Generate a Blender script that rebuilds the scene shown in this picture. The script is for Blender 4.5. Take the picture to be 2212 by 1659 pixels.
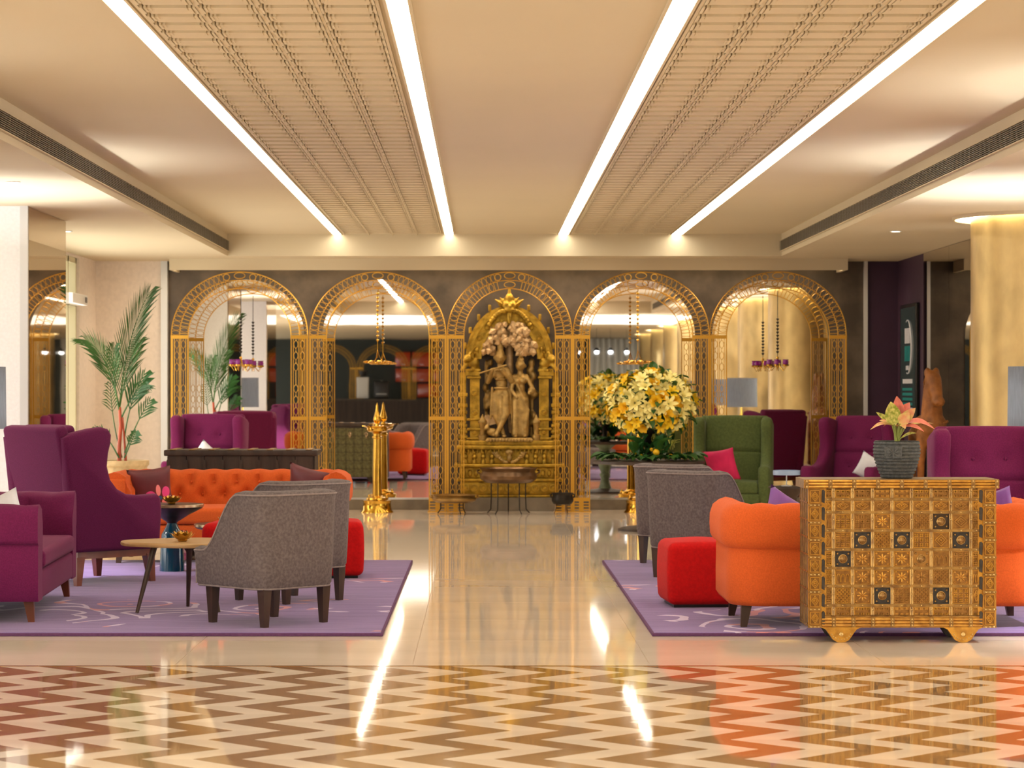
import bpy, bmesh, math, random
from mathutils import Vector, Matrix

for _o in list(bpy.data.objects):
    bpy.data.objects.remove(_o, do_unlink=True)
random.seed(11)
S = bpy.context.scene
C = S.collection
PI = math.pi
R = math.radians

# ------------------------------------------------------------------ camera
LENS = 85.0
F = LENS / 36.0 * 2212.0          # focal length in pixels of the 2212 wide frame
EYE = 1.40                        # eye height
VX, VY = 1045.0, 838.0            # vanishing point in the frame
cam_d = bpy.data.cameras.new('camera')
cam = bpy.data.objects.new('camera', cam_d)
C.objects.link(cam)
cam.location = (0, 0, EYE)
cam.rotation_euler = (R(90), 0, 0)
cam_d.lens = LENS
cam_d.sensor_width = 36.0
cam_d.shift_x = (1106.0 - VX) / 2212.0
cam_d.shift_y = (VY - 829.5) / 2212.0
cam_d.clip_end = 300
cam_d.dof.use_dof = True
cam_d.dof.focus_distance = 13.5
cam_d.dof.aperture_fstop = 6.3
S.camera = cam

# ------------------------------------------------------------------ light
S.view_settings.view_transform = 'Standard'
S.view_settings.look = 'None'
S.view_settings.gamma = 1.0
S.view_settings.use_curve_mapping = False
S.view_settings.exposure = 0.1

W = bpy.data.worlds.new('world')
S.world = W
W.use_nodes = True
W.node_tree.nodes['Background'].inputs[0].default_value = (0.80, 0.88, 1.0, 1)
W.node_tree.nodes['Background'].inputs[1].default_value = 1.2

WARM = (1.0, 0.80, 0.56)
SOFT = (1.0, 0.95, 0.83)
DAY = (0.93, 0.96, 1.0)

def area(name, loc, rot, sx, sy, power, col, spread=180):
    d = bpy.data.lights.new(name, 'AREA')
    d.shape = 'RECTANGLE'; d.size = sx; d.size_y = sy
    d.energy = power; d.color = col; d.spread = R(spread)
    o = bpy.data.objects.new(name, d)
    o.location = loc; o.rotation_euler = rot
    C.objects.link(o)
    return o

# daylight through the glazed side walls of the hall (bright ground outside: it comes in low)
area('window_daylight_right', (8.7, 11.0, 1.3), (R(0), R(88), 0), 2.2, 20.0, 380, DAY)
area('window_daylight_left', (-7.2, 9.0, 1.3), (R(0), R(-88), 0), 2.2, 18.0, 300, DAY)
area('window_daylight_corner', (-4.40, 24.6, 1.45), (R(0), R(-90), 0), 2.3, 4.0, 60, (1.0, 0.97, 0.88))
# added soft fill above the entrance, brightening the furniture fronts
area('entrance_fill_a', (-2.6, 4.0, 2.85), (0, 0, 0), 3.0, 7.0, 80, SOFT)
area('entrance_fill_b', (2.8, 4.0, 2.85), (0, 0, 0), 3.0, 7.0, 80, SOFT)

# ------------------------------------------------------------------ helpers
def lin(c):
    return c / 12.92 if c <= 0.04045 else ((c + 0.055) / 1.055) ** 2.4
def rgb(r, g, b):
    return (lin(r / 255.0), lin(g / 255.0), lin(b / 255.0))

MATS = {}
def mat(name, col, rough=0.5, metal=0.0, var=0.0, scale=8.0, detail=4.0, bump=0.0, bscale=None,
        sheen=0.0, spec=0.5, coat=0.0, emit=None, estr=0.0, trans=0.0, ior=1.45, col2=None,
        stretch=None, rvar=0.0, bdist=0.01, alpha=1.0):
    m = bpy.data.materials.new(name)
    m.use_nodes = True
    nt = m.node_tree
    b = nt.nodes['Principled BSDF']
    b.inputs['Base Color'].default_value = (*col, 1)
    b.inputs['Roughness'].default_value = rough
    b.inputs['Metallic'].default_value = metal
    b.inputs['Specular IOR Level'].default_value = spec
    b.inputs['IOR'].default_value = ior
    if sheen:
        b.inputs['Sheen Weight'].default_value = sheen
        b.inputs['Sheen Roughness'].default_value = 0.45
        b.inputs['Sheen Tint'].default_value = (*[min(1, x * 1.2 + 0.25) for x in col], 1)
    if coat:
        b.inputs['Coat Weight'].default_value = coat
        b.inputs['Coat Roughness'].default_value = 0.06
    if trans:
        b.inputs['Transmission Weight'].default_value = trans
    if emit:
        b.inputs['Emission Color'].default_value = (*emit, 1)
        b.inputs['Emission Strength'].default_value = estr
    if var or col2 or bump or rvar:
        tc = nt.nodes.new('ShaderNodeTexCoord')
        mp = nt.nodes.new('ShaderNodeMapping')
        nt.links.new(tc.outputs['Object'], mp.inputs[0])
        if stretch:
            mp.inputs['Scale'].default_value = stretch
        nz = nt.nodes.new('ShaderNodeTexNoise')
        nz.inputs['Scale'].default_value = scale
        nz.inputs['Detail'].default_value = detail
        nt.links.new(mp.outputs[0], nz.inputs['Vector'])
        if var or col2:
            cr = nt.nodes.new('ShaderNodeValToRGB')
            c1 = tuple(x * (1 - var) for x in col)
            c2 = col2 if col2 else tuple(min(1, x * (1 + var)) for x in col)
            cr.color_ramp.elements[0].position = 0.36
            cr.color_ramp.elements[1].position = 0.66
            cr.color_ramp.elements[0].color = (*c1, 1)
            cr.color_ramp.elements[1].color = (*c2, 1)
            nt.links.new(nz.outputs['Fac'], cr.inputs[0])
            nt.links.new(cr.outputs[0], b.inputs['Base Color'])
        if rvar:
            mr = nt.nodes.new('ShaderNodeMapRange')
            mr.inputs['To Min'].default_value = max(0.02, rough - rvar)
            mr.inputs['To Max'].default_value = rough + rvar
            nt.links.new(nz.outputs['Fac'], mr.inputs['Value'])
            nt.links.new(mr.outputs[0], b.inputs['Roughness'])
        if bump:
            nb = nt.nodes.new('ShaderNodeTexNoise')
            nb.inputs['Scale'].default_value = bscale or scale * 4
            nb.inputs['Detail'].default_value = 3
            nt.links.new(mp.outputs[0], nb.inputs['Vector'])
            bp = nt.nodes.new('ShaderNodeBump')
            bp.inputs['Strength'].default_value = bump
            bp.inputs['Distance'].default_value = bdist
            nt.links.new(nb.outputs['Fac'], bp.inputs['Height'])
            nt.links.new(bp.outputs[0], b.inputs['Normal'])
    MATS[name] = m
    return m

class MB:
    """collects shapes; build() links them as one mesh object"""
    def __init__(s):
        s.v = []; s.f = []; s.mi = []; s.M = Matrix.Identity(4); s.cm = 0
    def add(s, vs, fs):
        o = len(s.v)
        for p in vs:
            s.v.append(tuple(s.M @ Vector(p)))
        for f in fs:
            s.f.append(tuple(i + o for i in f)); s.mi.append(s.cm)
        return s
    def box(s, x0, x1, y0, y1, z0, z1):
        return s.add([(x0,y0,z0),(x1,y0,z0),(x1,y1,z0),(x0,y1,z0),(x0,y0,z1),(x1,y0,z1),(x1,y1,z1),(x0,y1,z1)],
                     [(0,3,2,1),(4,5,6,7),(0,1,5,4),(1,2,6,5),(2,3,7,6),(3,0,4,7)])
    def hexa(s, b, t):
        """b, t: four bottom and four top corner points"""
        return s.add(list(b) + list(t), [(0,3,2,1),(4,5,6,7),(0,1,5,4),(1,2,6,5),(2,3,7,6),(3,0,4,7)])
    def leg(s, x, y, z0, z1, w0, w1, dx=0, dy=0):
        """tapered square leg; w0 half width at the foot, w1 at the top; foot moved by dx, dy"""
        b = [(x+dx-w0,y+dy-w0,z0),(x+dx+w0,y+dy-w0,z0),(x+dx+w0,y+dy+w0,z0),(x+dx-w0,y+dy+w0,z0)]
        t = [(x-w1,y-w1,z1),(x+w1,y-w1,z1),(x+w1,y+w1,z1),(x-w1,y+w1,z1)]
        return s.hexa(b, t)
    def lathe(s, prof, n=28, c=(0,0,0), cap=True):
        vs = []; fs = []
        for r, z in prof:
            for i in range(n):
                a = 2 * PI * i / n
                vs.append((c[0] + r * math.cos(a), c[1] + r * math.sin(a), c[2] + z))
        for j in range(len(prof) - 1):
            for i in range(n):
                k = (i + 1) % n
                fs.append((j*n+i, j*n+k, (j+1)*n+k, (j+1)*n+i))
        if cap:
            fs.append(tuple(reversed(range(n))))
            fs.append(tuple((len(prof)-1)*n + i for i in range(n)))
        return s.add(vs, fs)
    def tube(s, pts, r, n=6, closed=False, cap=True):
        pts = [Vector(p) for p in pts]
        m = len(pts)
        rr = r if isinstance(r, (list, tuple)) else [r] * m
        vs = []; fs = []
        up = Vector((0.13, 0.21, 1)).normalized()
        prev = None
        for i, p in enumerate(pts):
            if closed:
                t = pts[(i+1) % m] - pts[(i-1) % m]
            else:
                t = pts[min(i+1, m-1)] - pts[max(i-1, 0)]
            if t.length < 1e-9: t = Vector((0,0,1))
            t.normalize()
            if prev is None:
                a = t.cross(up)
                if a.length < 1e-4: a = t.cross(Vector((1,0,0)))
            else:
                a = prev - t * prev.dot(t)
                if a.length < 1e-6: a = t.cross(up)
            a.normalize(); prev = a
            b = t.cross(a)
            for k in range(n):
                g = 2 * PI * k / n
                vs.append(p + (a * math.cos(g) + b * math.sin(g)) * rr[i])
        for i in range(m if closed else m - 1):
            j = (i + 1) % m
            for k in range(n):
                l = (k + 1) % n
                fs.append((i*n+k, i*n+l, j*n+l, j*n+k))
        if cap and not closed:
            fs.append(tuple(reversed(range(n)))); fs.append(tuple((m-1)*n + k for k in range(n)))
        return s.add(vs, fs)
    def prism(s, out, a, b, axis='z'):
        n = len(out)
        def P(u, v, w):
            return (u, v, w) if axis == 'z' else ((u, w, v) if axis == 'y' else (w, u, v))
        vs = [P(u, v, a) for u, v in out] + [P(u, v, b) for u, v in out]
        fs = [tuple(reversed(range(n))), tuple(range(n, 2*n))]
        for i in range(n):
            j = (i + 1) % n
            fs.append((i, j, n + j, n + i))
        return s.add(vs, fs)
    def grid(s, fn, nu, nv, closeu=False):
        vs = []; fs = []
        for j in range(nv + 1):
            for i in range(nu + (0 if closeu else 1)):
                vs.append(fn(i / nu, j / nv))
        w = nu + (0 if closeu else 1)
        for j in range(nv):
            for i in range(nu):
                k = (i + 1) % w if closeu else i + 1
                fs.append((j*w+i, j*w+k, (j+1)*w+k, (j+1)*w+i))
        return s.add(vs, fs)
    def ball(s, c, r, nu=10, nv=6):
        rx, ry, rz = r if isinstance(r, (list, tuple)) else (r, r, r)
        vs = [(c[0], c[1], c[2]-rz)]; fs = []
        for j in range(1, nv):
            ph = -PI/2 + PI*j/nv
            for i in range(nu):
                th = 2*PI*i/nu
                vs.append((c[0]+rx*math.cos(ph)*math.cos(th), c[1]+ry*math.cos(ph)*math.sin(th), c[2]+rz*math.sin(ph)))
        vs.append((c[0], c[1], c[2]+rz))
        t = len(vs) - 1
        for i in range(nu):
            k = (i+1) % nu
            fs.append((0, 1+k, 1+i))
            for j in range(nv-2):
                fs.append((1+j*nu+i, 1+j*nu+k, 1+(j+1)*nu+k, 1+(j+1)*nu+i))
            fs.append((t, 1+(nv-2)*nu+i, 1+(nv-2)*nu+k))
        return s.add(vs, fs)
    def rbox(s, c, size, r, k=3, n=(1,1,1), dfm=None):
        """box with rounded edges; n = extra divisions of the flats; dfm(point, normal)->point"""
        h = [x/2 for x in size]
        ax = []
        for a in range(3):
            q = []
            for i in range(k):
                q.append(-h[a] + r*(1-math.cos(PI/2*i/k)) if False else -h[a] + r*i/k)
            for i in range(n[a]+1):
                q.append(-h[a]+r + (2*h[a]-2*r)*i/n[a])
            for i in range(1, k+1):
                q.append(h[a]-r + r*i/k)
            ax.append(q)
        idx = {}; vs = []; fs = []
        def vert(i, j, l):
            key = (i, j, l)
            if key in idx: return idx[key]
            p = Vector((ax[0][i], ax[1][j], ax[2][l]))
            q = Vector([max(-(h[a]-r), min(h[a]-r, p[a])) for a in range(3)])
            d = p - q
            if d.length > 1e-9:
                # even spacing on the rounded edge
                e = Vector([math.tan(max(-1, min(1, d[a]/r))*PI/4) for a in range(3)])
                d = e.normalized()
                p = q + d*r
            if dfm: p = Vector(dfm(p, d))
            idx[key] = len(vs)
            vs.append((p[0]+c[0], p[1]+c[1], p[2]+c[2]))
            return idx[key]
        N = [len(q)-1 for q in ax]
        for l, fl in ((0, True), (N[2], False)):
            for i in range(N[0]):
                for j in range(N[1]):
                    f = (vert(i,j,l), vert(i+1,j,l), vert(i+1,j+1,l), vert(i,j+1,l))
                    fs.append(tuple(reversed(f)) if fl else f)
        for j, fl in ((0, False), (N[1], True)):
            for i in range(N[0]):
                for l in range(N[2]):
                    f = (vert(i,j,l), vert(i+1,j,l), vert(i+1,j,l+1), vert(i,j,l+1))
                    fs.append(tuple(reversed(f)) if fl else f)
        for i, fl in ((0, True), (N[0], False)):
            for j in range(N[1]):
                for l in range(N[2]):
                    f = (vert(i,j,l), vert(i,j+1,l), vert(i,j+1,l+1), vert(i,j,l+1))
                    fs.append(tuple(reversed(f)) if fl else f)
        return s.add(vs, fs)
    def mesh(s, name, mats, smooth=True, sharp=38, fix=True):
        me = bpy.data.meshes.new(name)
        me.from_pydata(s.v, [], s.f)
        mats = mats if isinstance(mats, (list, tuple)) else [mats]
        for m in mats: me.materials.append(m)
        if len(mats) > 1: me.polygons.foreach_set('material_index', s.mi)
        if fix:
            bm = bmesh.new(); bm.from_mesh(me)
            bmesh.ops.recalc_face_normals(bm, faces=bm.faces[:])
            bm.to_mesh(me); bm.free()
        if smooth:
            me.polygons.foreach_set('use_smooth', [True]*len(me.polygons))
            me.set_sharp_from_angle(angle=R(sharp))
        me.update()
        return me
    def build(s, name, mats, parent=None, smooth=True, sharp=38, label=None, kind=None, fix=True):
        return place(name, s.mesh(name, mats, smooth, sharp, fix), parent, label=label, kind=kind)

def place(name, me, parent=None, loc=(0,0,0), rot=(0,0,0), scale=(1,1,1), label=None, kind=None):
    o = bpy.data.objects.new(name, me)
    C.objects.link(o)
    o.location = loc; o.rotation_euler = rot; o.scale = scale
    if parent: o.parent = parent
    if label: o['label'] = label
    if kind: o['kind'] = kind
    return o

def thing(name, label, cat, loc=(0,0,0), rotz=0.0, group=None):
    o = bpy.data.objects.new(name, None)
    o.empty_display_size = 0.1
    C.objects.link(o)
    o.location = loc; o.rotation_euler = (0, 0, rotz)
    return tag(o, label, cat, group)

def tag(o, label, cat, group=None):
    o['label'] = label; o['category'] = cat
    if group: o['group'] = group
    return o

def struct(name, mb, m, parent=None, smooth=False, label=None):
    o = mb.build(name, m, parent, smooth=smooth)
    o['kind'] = 'structure'
    if label: o['label'] = label
    return o

def dup(root, loc, rotz, label, group=None, remap=None):
    def cp(o, par):
        c = o.copy(); C.objects.link(c); c.parent = par
        if remap and c.type == 'MESH' and c.data.materials and c.data.materials[0] in remap:
            key = (c.data.name, remap[c.data.materials[0]].name)
            if key not in RM:
                d = c.data.copy()
                for i, mm in enumerate(d.materials):
                    if mm in remap: d.materials[i] = remap[mm]
                RM[key] = d
            c.data = RM[key]
        for ch in o.children: cp(ch, c)
        return c
    r = cp(root, None)
    r.location = loc; r.rotation_euler = (0, 0, rotz)
    r['label'] = label
    if group: r['group'] = group
    return r
RM = {}

def hull(name, balls, parent, m, vox=0.012, smooth_iter=2):
    """one continuous carved body grown from many overlapping tapered limbs (voxel remesh)"""
    mb = MB()
    for it in balls:
        if len(it) == 2: mb.ball(it[0], it[1], 12, 8)
        else:
            a, b, ra, rb = it
            a = Vector(a); b = Vector(b)
            n = max(2, int((b-a).length / (min(ra, rb)*0.5)) + 1)
            mb.tube([a + (b-a)*i/n for i in range(n+1)], [ra + (rb-ra)*i/n for i in range(n+1)], 10)
            mb.ball(a, ra, 10, 6); mb.ball(b, rb, 10, 6)
    o = mb.build(name, m, parent)
    md = o.modifiers.new('skin', 'REMESH'); md.mode = 'VOXEL'; md.voxel_size = vox; md.use_smooth_shade = True
    ms = o.modifiers.new('soft', 'SMOOTH'); ms.iterations = smooth_iter
    return o

def sstep(a, b, x):
    t = max(0.0, min(1.0, (x-a)/(b-a)))
    return t*t*(3-2*t)
# ------------------------------------------------------------------ materials
M_CEIL = mat('ceiling_paint', rgb(208, 194, 164), 0.85, var=0.02, scale=0.6)
M_PANEL = mat('panel_paint', rgb(206, 190, 158), 0.75)
M_WHITEWALL = mat('white_plaster', rgb(238, 238, 238), 0.7, var=0.03, scale=40)
M_PINKWALL = mat('pink_beige_wall', rgb(236, 224, 212), 0.75, var=0.04, scale=22)
M_STONE = mat('dark_stone', rgb(80, 70, 60), 0.42, var=0.4, scale=3.2, detail=9, bump=0.1, bscale=30)
M_STEP = mat('grey_stone_step', rgb(118, 108, 92), 0.3, var=0.2, scale=5, detail=8)
M_TRIM = mat('brushed_trim', rgb(215, 216, 216), 0.4, metal=0.4)
M_PURPLEWALL = mat('aubergine_wall', rgb(62, 38, 60), 0.6, var=0.06, scale=4)
M_MIRROR = mat('mirror_silver', (0.88, 0.86, 0.83), 0.012, metal=1.0, bump=0.012, bscale=0.55, bdist=0.05)
M_BRONZE = mat('bronze_mirror', (0.52, 0.40, 0.28), 0.015, metal=1.0, bump=0.01, bscale=0.6, bdist=0.05)
M_GREYMIR = mat('grey_mirror', (0.62, 0.58, 0.52), 0.015, metal=1.0)
M_GROUT = mat('floor_bed', rgb(176, 150, 120), 0.5)
def marble(name, col, var, scale, stretch, rough=0.045):
    m = mat(name, col, rough, var=var, scale=scale, detail=8, stretch=stretch, bump=0.012, bscale=1.6, bdist=0.012, spec=0.65, coat=0.2)
    return m
M_MARBLE = marble('cream_marble', rgb(242, 224, 204), 0.06, 2.2, (0.35, 1.0, 1.0))
M_ZLIGHT = marble('cream_inlay', rgb(238, 220, 198), 0.06, 3.0, (1, 1, 1), 0.045)
M_ZDARK = marble('brown_inlay', rgb(158, 118, 74), 0.2, 14.0, (0.6, 1.6, 1), 0.045)
M_STRIP = mat('strip_light', (1, 1, 1), 0.5, emit=(1.0, 0.92, 0.77), estr=12.5)
M_LAMPGLOW = mat('lamp_glow', (1, 1, 1), 0.5, emit=(1.0, 0.86, 0.62), estr=14.0)
M_COVE = mat('cove_glow', (1, 1, 1), 0.5, emit=(1.0, 0.84, 0.50), estr=11.0)
M_VENTDARK = mat('vent_shadow', rgb(42, 38, 32), 0.7)
M_VENT = mat('vent_louvre', rgb(128, 120, 104), 0.5)
M_GOLDCOL = mat('gold_leaf_column', rgb(190, 164, 112), 0.34, metal=0.85, var=0.13, scale=5.0, detail=6, rvar=0.08, stretch=(1, 1, 0.6))
M_GILT = mat('gilt_iron', rgb(210, 160, 62), 0.36, metal=0.7)
M_BRASS = mat('polished_brass', rgb(216, 170, 70), 0.16, metal=1.0, var=0.1, scale=9)
M_SHRINE = mat('aged_gilt_bronze', rgb(172, 138, 48), 0.38, metal=0.7, var=0.35, scale=12, detail=6, bump=0.5, bscale=60)
M_STATUE = mat('pale_bronze', rgb(170, 138, 78), 0.36, metal=0.45, var=0.28, scale=14, detail=5, bump=0.3, bscale=70)
M_FOLIAGEGOLD = mat('carved_leaf', rgb(192, 160, 116), 0.42, metal=0.4, var=0.25, scale=20)
M_BRONZEBOWL = mat('dark_bronze', rgb(110, 84, 60), 0.3, metal=0.8, var=0.2, scale=7)
M_IRON = mat('black_iron', rgb(44, 38, 32), 0.45, metal=0.5)
def fabric(name, col, var=0.16, sheen=0.35, scale=55, rough=0.85):
    return mat(name, col, rough, var=var, scale=scale, detail=6, sheen=sheen, bump=0.25, bscale=260, bdist=0.003, spec=0.2)
M_PURPLE = fabric('aubergine_velvet', rgb(106, 28, 74), 0.12, 0.22, 120)
M_PLUM = fabric('plum_wool', rgb(94, 26, 68), 0.15, 0.18, 170)
M_ORANGE = fabric('orange_velvet', rgb(204, 90, 36), 0.08, 0.15, 120)
M_GREYF = fabric('taupe_chenille', rgb(104, 94, 93), 0.22, 0.15, 60)
M_GREYPIPE = fabric('taupe_piping', rgb(136, 124, 120), 0.1, 0.2, 60)
M_RED = fabric('red_velvet', rgb(184, 14, 14), 0.1, 0.15, 60)
M_GREEN = fabric('moss_velvet', rgb(86, 98, 56), 0.13, 0.25, 50)
M_WHITEP = fabric('white_cotton', rgb(226, 228, 236), 0.03, 0.1, 30)
M_PINKP = fabric('pink_silk', rgb(206, 40, 92), 0.1, 0.3, 10, 0.5)
M_VIOLETP = fabric('violet_silk', rgb(112, 62, 140), 0.14, 0.4, 10, 0.4)
M_WALNUT = mat('reddish_walnut', rgb(112, 52, 22), 0.35, var=0.25, scale=9, stretch=(1, 1, 0.15), coat=0.2)
M_DARKLEG = mat('dark_walnut', rgb(62, 42, 30), 0.38, var=0.25, scale=10, stretch=(1, 1, 0.15))
M_OAK = mat('oak_veneer', rgb(186, 148, 96), 0.38, var=0.12, scale=10, stretch=(0.3, 2.2, 1), coat=0.15)
M_OLDWOOD = mat('old_dark_wood', rgb(58, 44, 36), 0.5, var=0.3, scale=8, stretch=(1.5, 1.5, 0.12), bump=0.3)
M_CARVED = mat('carved_teak', rgb(150, 92, 40), 0.5, var=0.3, scale=12, detail=6, bump=0.4, bscale=40)
M_BLUEGLASS = mat('petrol_blue_glass', rgb(10, 62, 84), 0.08, coat=0.6)
M_SMOKE = mat('burnished_metal', rgb(74, 62, 54), 0.28, metal=0.6)
M_RIM = mat('champagne_rim', rgb(190, 166, 130), 0.25, metal=0.7)
M_LOTUS = mat('gold_petal', rgb(196, 150, 62), 0.3, metal=0.85)
M_GLASS = mat('clear_glass', (0.95, 0.95, 0.95), 0.03, trans=1.0)
M_POTGREY = mat('grey_lava_pot', rgb(78, 80, 80), 0.75, var=0.3, scale=60, bump=0.5, bscale=150)
M_TERRA = mat('planter_stone', rgb(196, 170, 128), 0.8, var=0.18, scale=12, bump=0.3)
M_SOIL = mat('soil', rgb(58, 42, 30), 0.9)
M_LEAF = mat('palm_green', rgb(52, 92, 32), 0.45, var=0.3, scale=5)
M_LEAF2 = mat('deep_green_leaf', rgb(46, 96, 44), 0.4, var=0.3, scale=6)
M_REDSTEM = mat('sealing_wax_stem', rgb(170, 66, 30), 0.4, var=0.2, scale=6)
M_STEM = mat('pale_stem', rgb(140, 150, 70), 0.5)
M_PINKLEAF = mat('pink_leaf', rgb(226, 150, 110), 0.5, var=0.15, scale=30, col2=rgb(206, 190, 110))
M_ROSELEAF = mat('rose_leaf', rgb(216, 122, 104), 0.5, var=0.15, scale=25)
M_LIMELEAF = mat('lime_leaf', rgb(150, 164, 44), 0.5, var=0.3, scale=60, col2=rgb(206, 196, 110))
M_LILY1 = mat('pale_lily', rgb(248, 234, 150), 0.5, var=0.06, scale=20)
M_LILY2 = mat('yellow_lily', rgb(248, 206, 30), 0.5, var=0.08, scale=20)
M_LILY3 = mat('amber_lily', rgb(244, 192, 22), 0.5, var=0.08, scale=20)
M_VERDIGRIS = mat('verdigris_stone', rgb(112, 126, 102), 0.6, var=0.3, scale=9)
M_SHADE = mat('grey_shade', rgb(104, 107, 110), 0.85, var=0.14, scale=90, stretch=(1, 1, 0.1))
_n = M_SHADE.node_tree
_tr = _n.nodes.new('ShaderNodeBsdfTranslucent'); _tr.inputs[0].default_value = (*rgb(190, 192, 194), 1)
_mx = _n.nodes.new('ShaderNodeMixShader'); _mx.inputs[0].default_value = 0.09
_n.links.new(_n.nodes['Principled BSDF'].outputs[0], _mx.inputs[1]); _n.links.new(_tr.outputs[0], _mx.inputs[2])
_n.links.new(_mx.outputs[0], _n.nodes['Material Output'].inputs[0])
M_BLACK = mat('black_lacquer', rgb(26, 22, 22), 0.3)
M_SCREEN = mat('screen_glass', rgb(44, 60, 58), 0.15, emit=rgb(44, 60, 58), estr=0.12)
M_SCREENTEAL = mat('screen_teal', rgb(30, 120, 116), 0.3, emit=rgb(30, 110, 106), estr=0.12)
M_SCREENWHITE = mat('screen_white', rgb(190, 186, 184), 0.3, emit=rgb(180, 176, 174), estr=0.18)
M_CHAINP = mat('purple_glass', rgb(130, 20, 130), 0.15, coat=0.5)
M_TEALWALL = mat('dark_teal_wall', rgb(62, 70, 68), 0.6)
M_ORANGELAC = mat('orange_lacquer', rgb(214, 70, 20), 0.2, coat=0.5)
M_CURTAIN = mat('sheer_white', rgb(232, 232, 228), 0.8)
M_WINDOW = mat('bright_window', (1, 1, 1), 0.3, emit=(0.98, 0.98, 0.92), estr=1.1)
M_WINFRAME = mat('window_frame', rgb(214, 206, 170), 0.5)
M_WHITEBOX = mat('white_enamel', rgb(236, 234, 230), 0.4)
M_BULB = mat('bulb_glow', (1, 1, 1), 0.5, emit=(0.9, 0.96, 1.0), estr=30.0)

def gold_tile(name, base, dark, rough=0.36):
    return mat(name, base, rough, metal=0.8, var=0.0, col2=dark, scale=26, detail=8, bump=0.25, bscale=120, bdist=0.003)
M_CHESTBASE = mat('chest_tarnish', rgb(164, 120, 62), 0.42, metal=0.75, col2=rgb(126, 90, 48), scale=40, detail=8)
M_CHEST = gold_tile('chest_gilt', rgb(206, 158, 78), rgb(168, 120, 58))
M_CHEST2 = gold_tile('chest_gilt_bright', rgb(216, 166, 76), rgb(180, 132, 62), 0.3)
M_CHEST3 = gold_tile('chest_gilt_brown', rgb(188, 142, 76), rgb(150, 108, 56), 0.42)
M_CHESTBAR = mat('chest_strap', rgb(178, 142, 82), 0.36, metal=0.75, col2=rgb(130, 98, 60), scale=30)
M_CHESTDARK = mat('chest_black', rgb(56, 50, 44), 0.5, var=0.3, scale=40)
M_STUD = mat('chest_stud', rgb(206, 176, 116), 0.28, metal=0.85)
M_CHESTSIDE = mat('chest_side_wood', rgb(128, 104, 74), 0.5, metal=0.35, var=0.25, scale=22)

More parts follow.
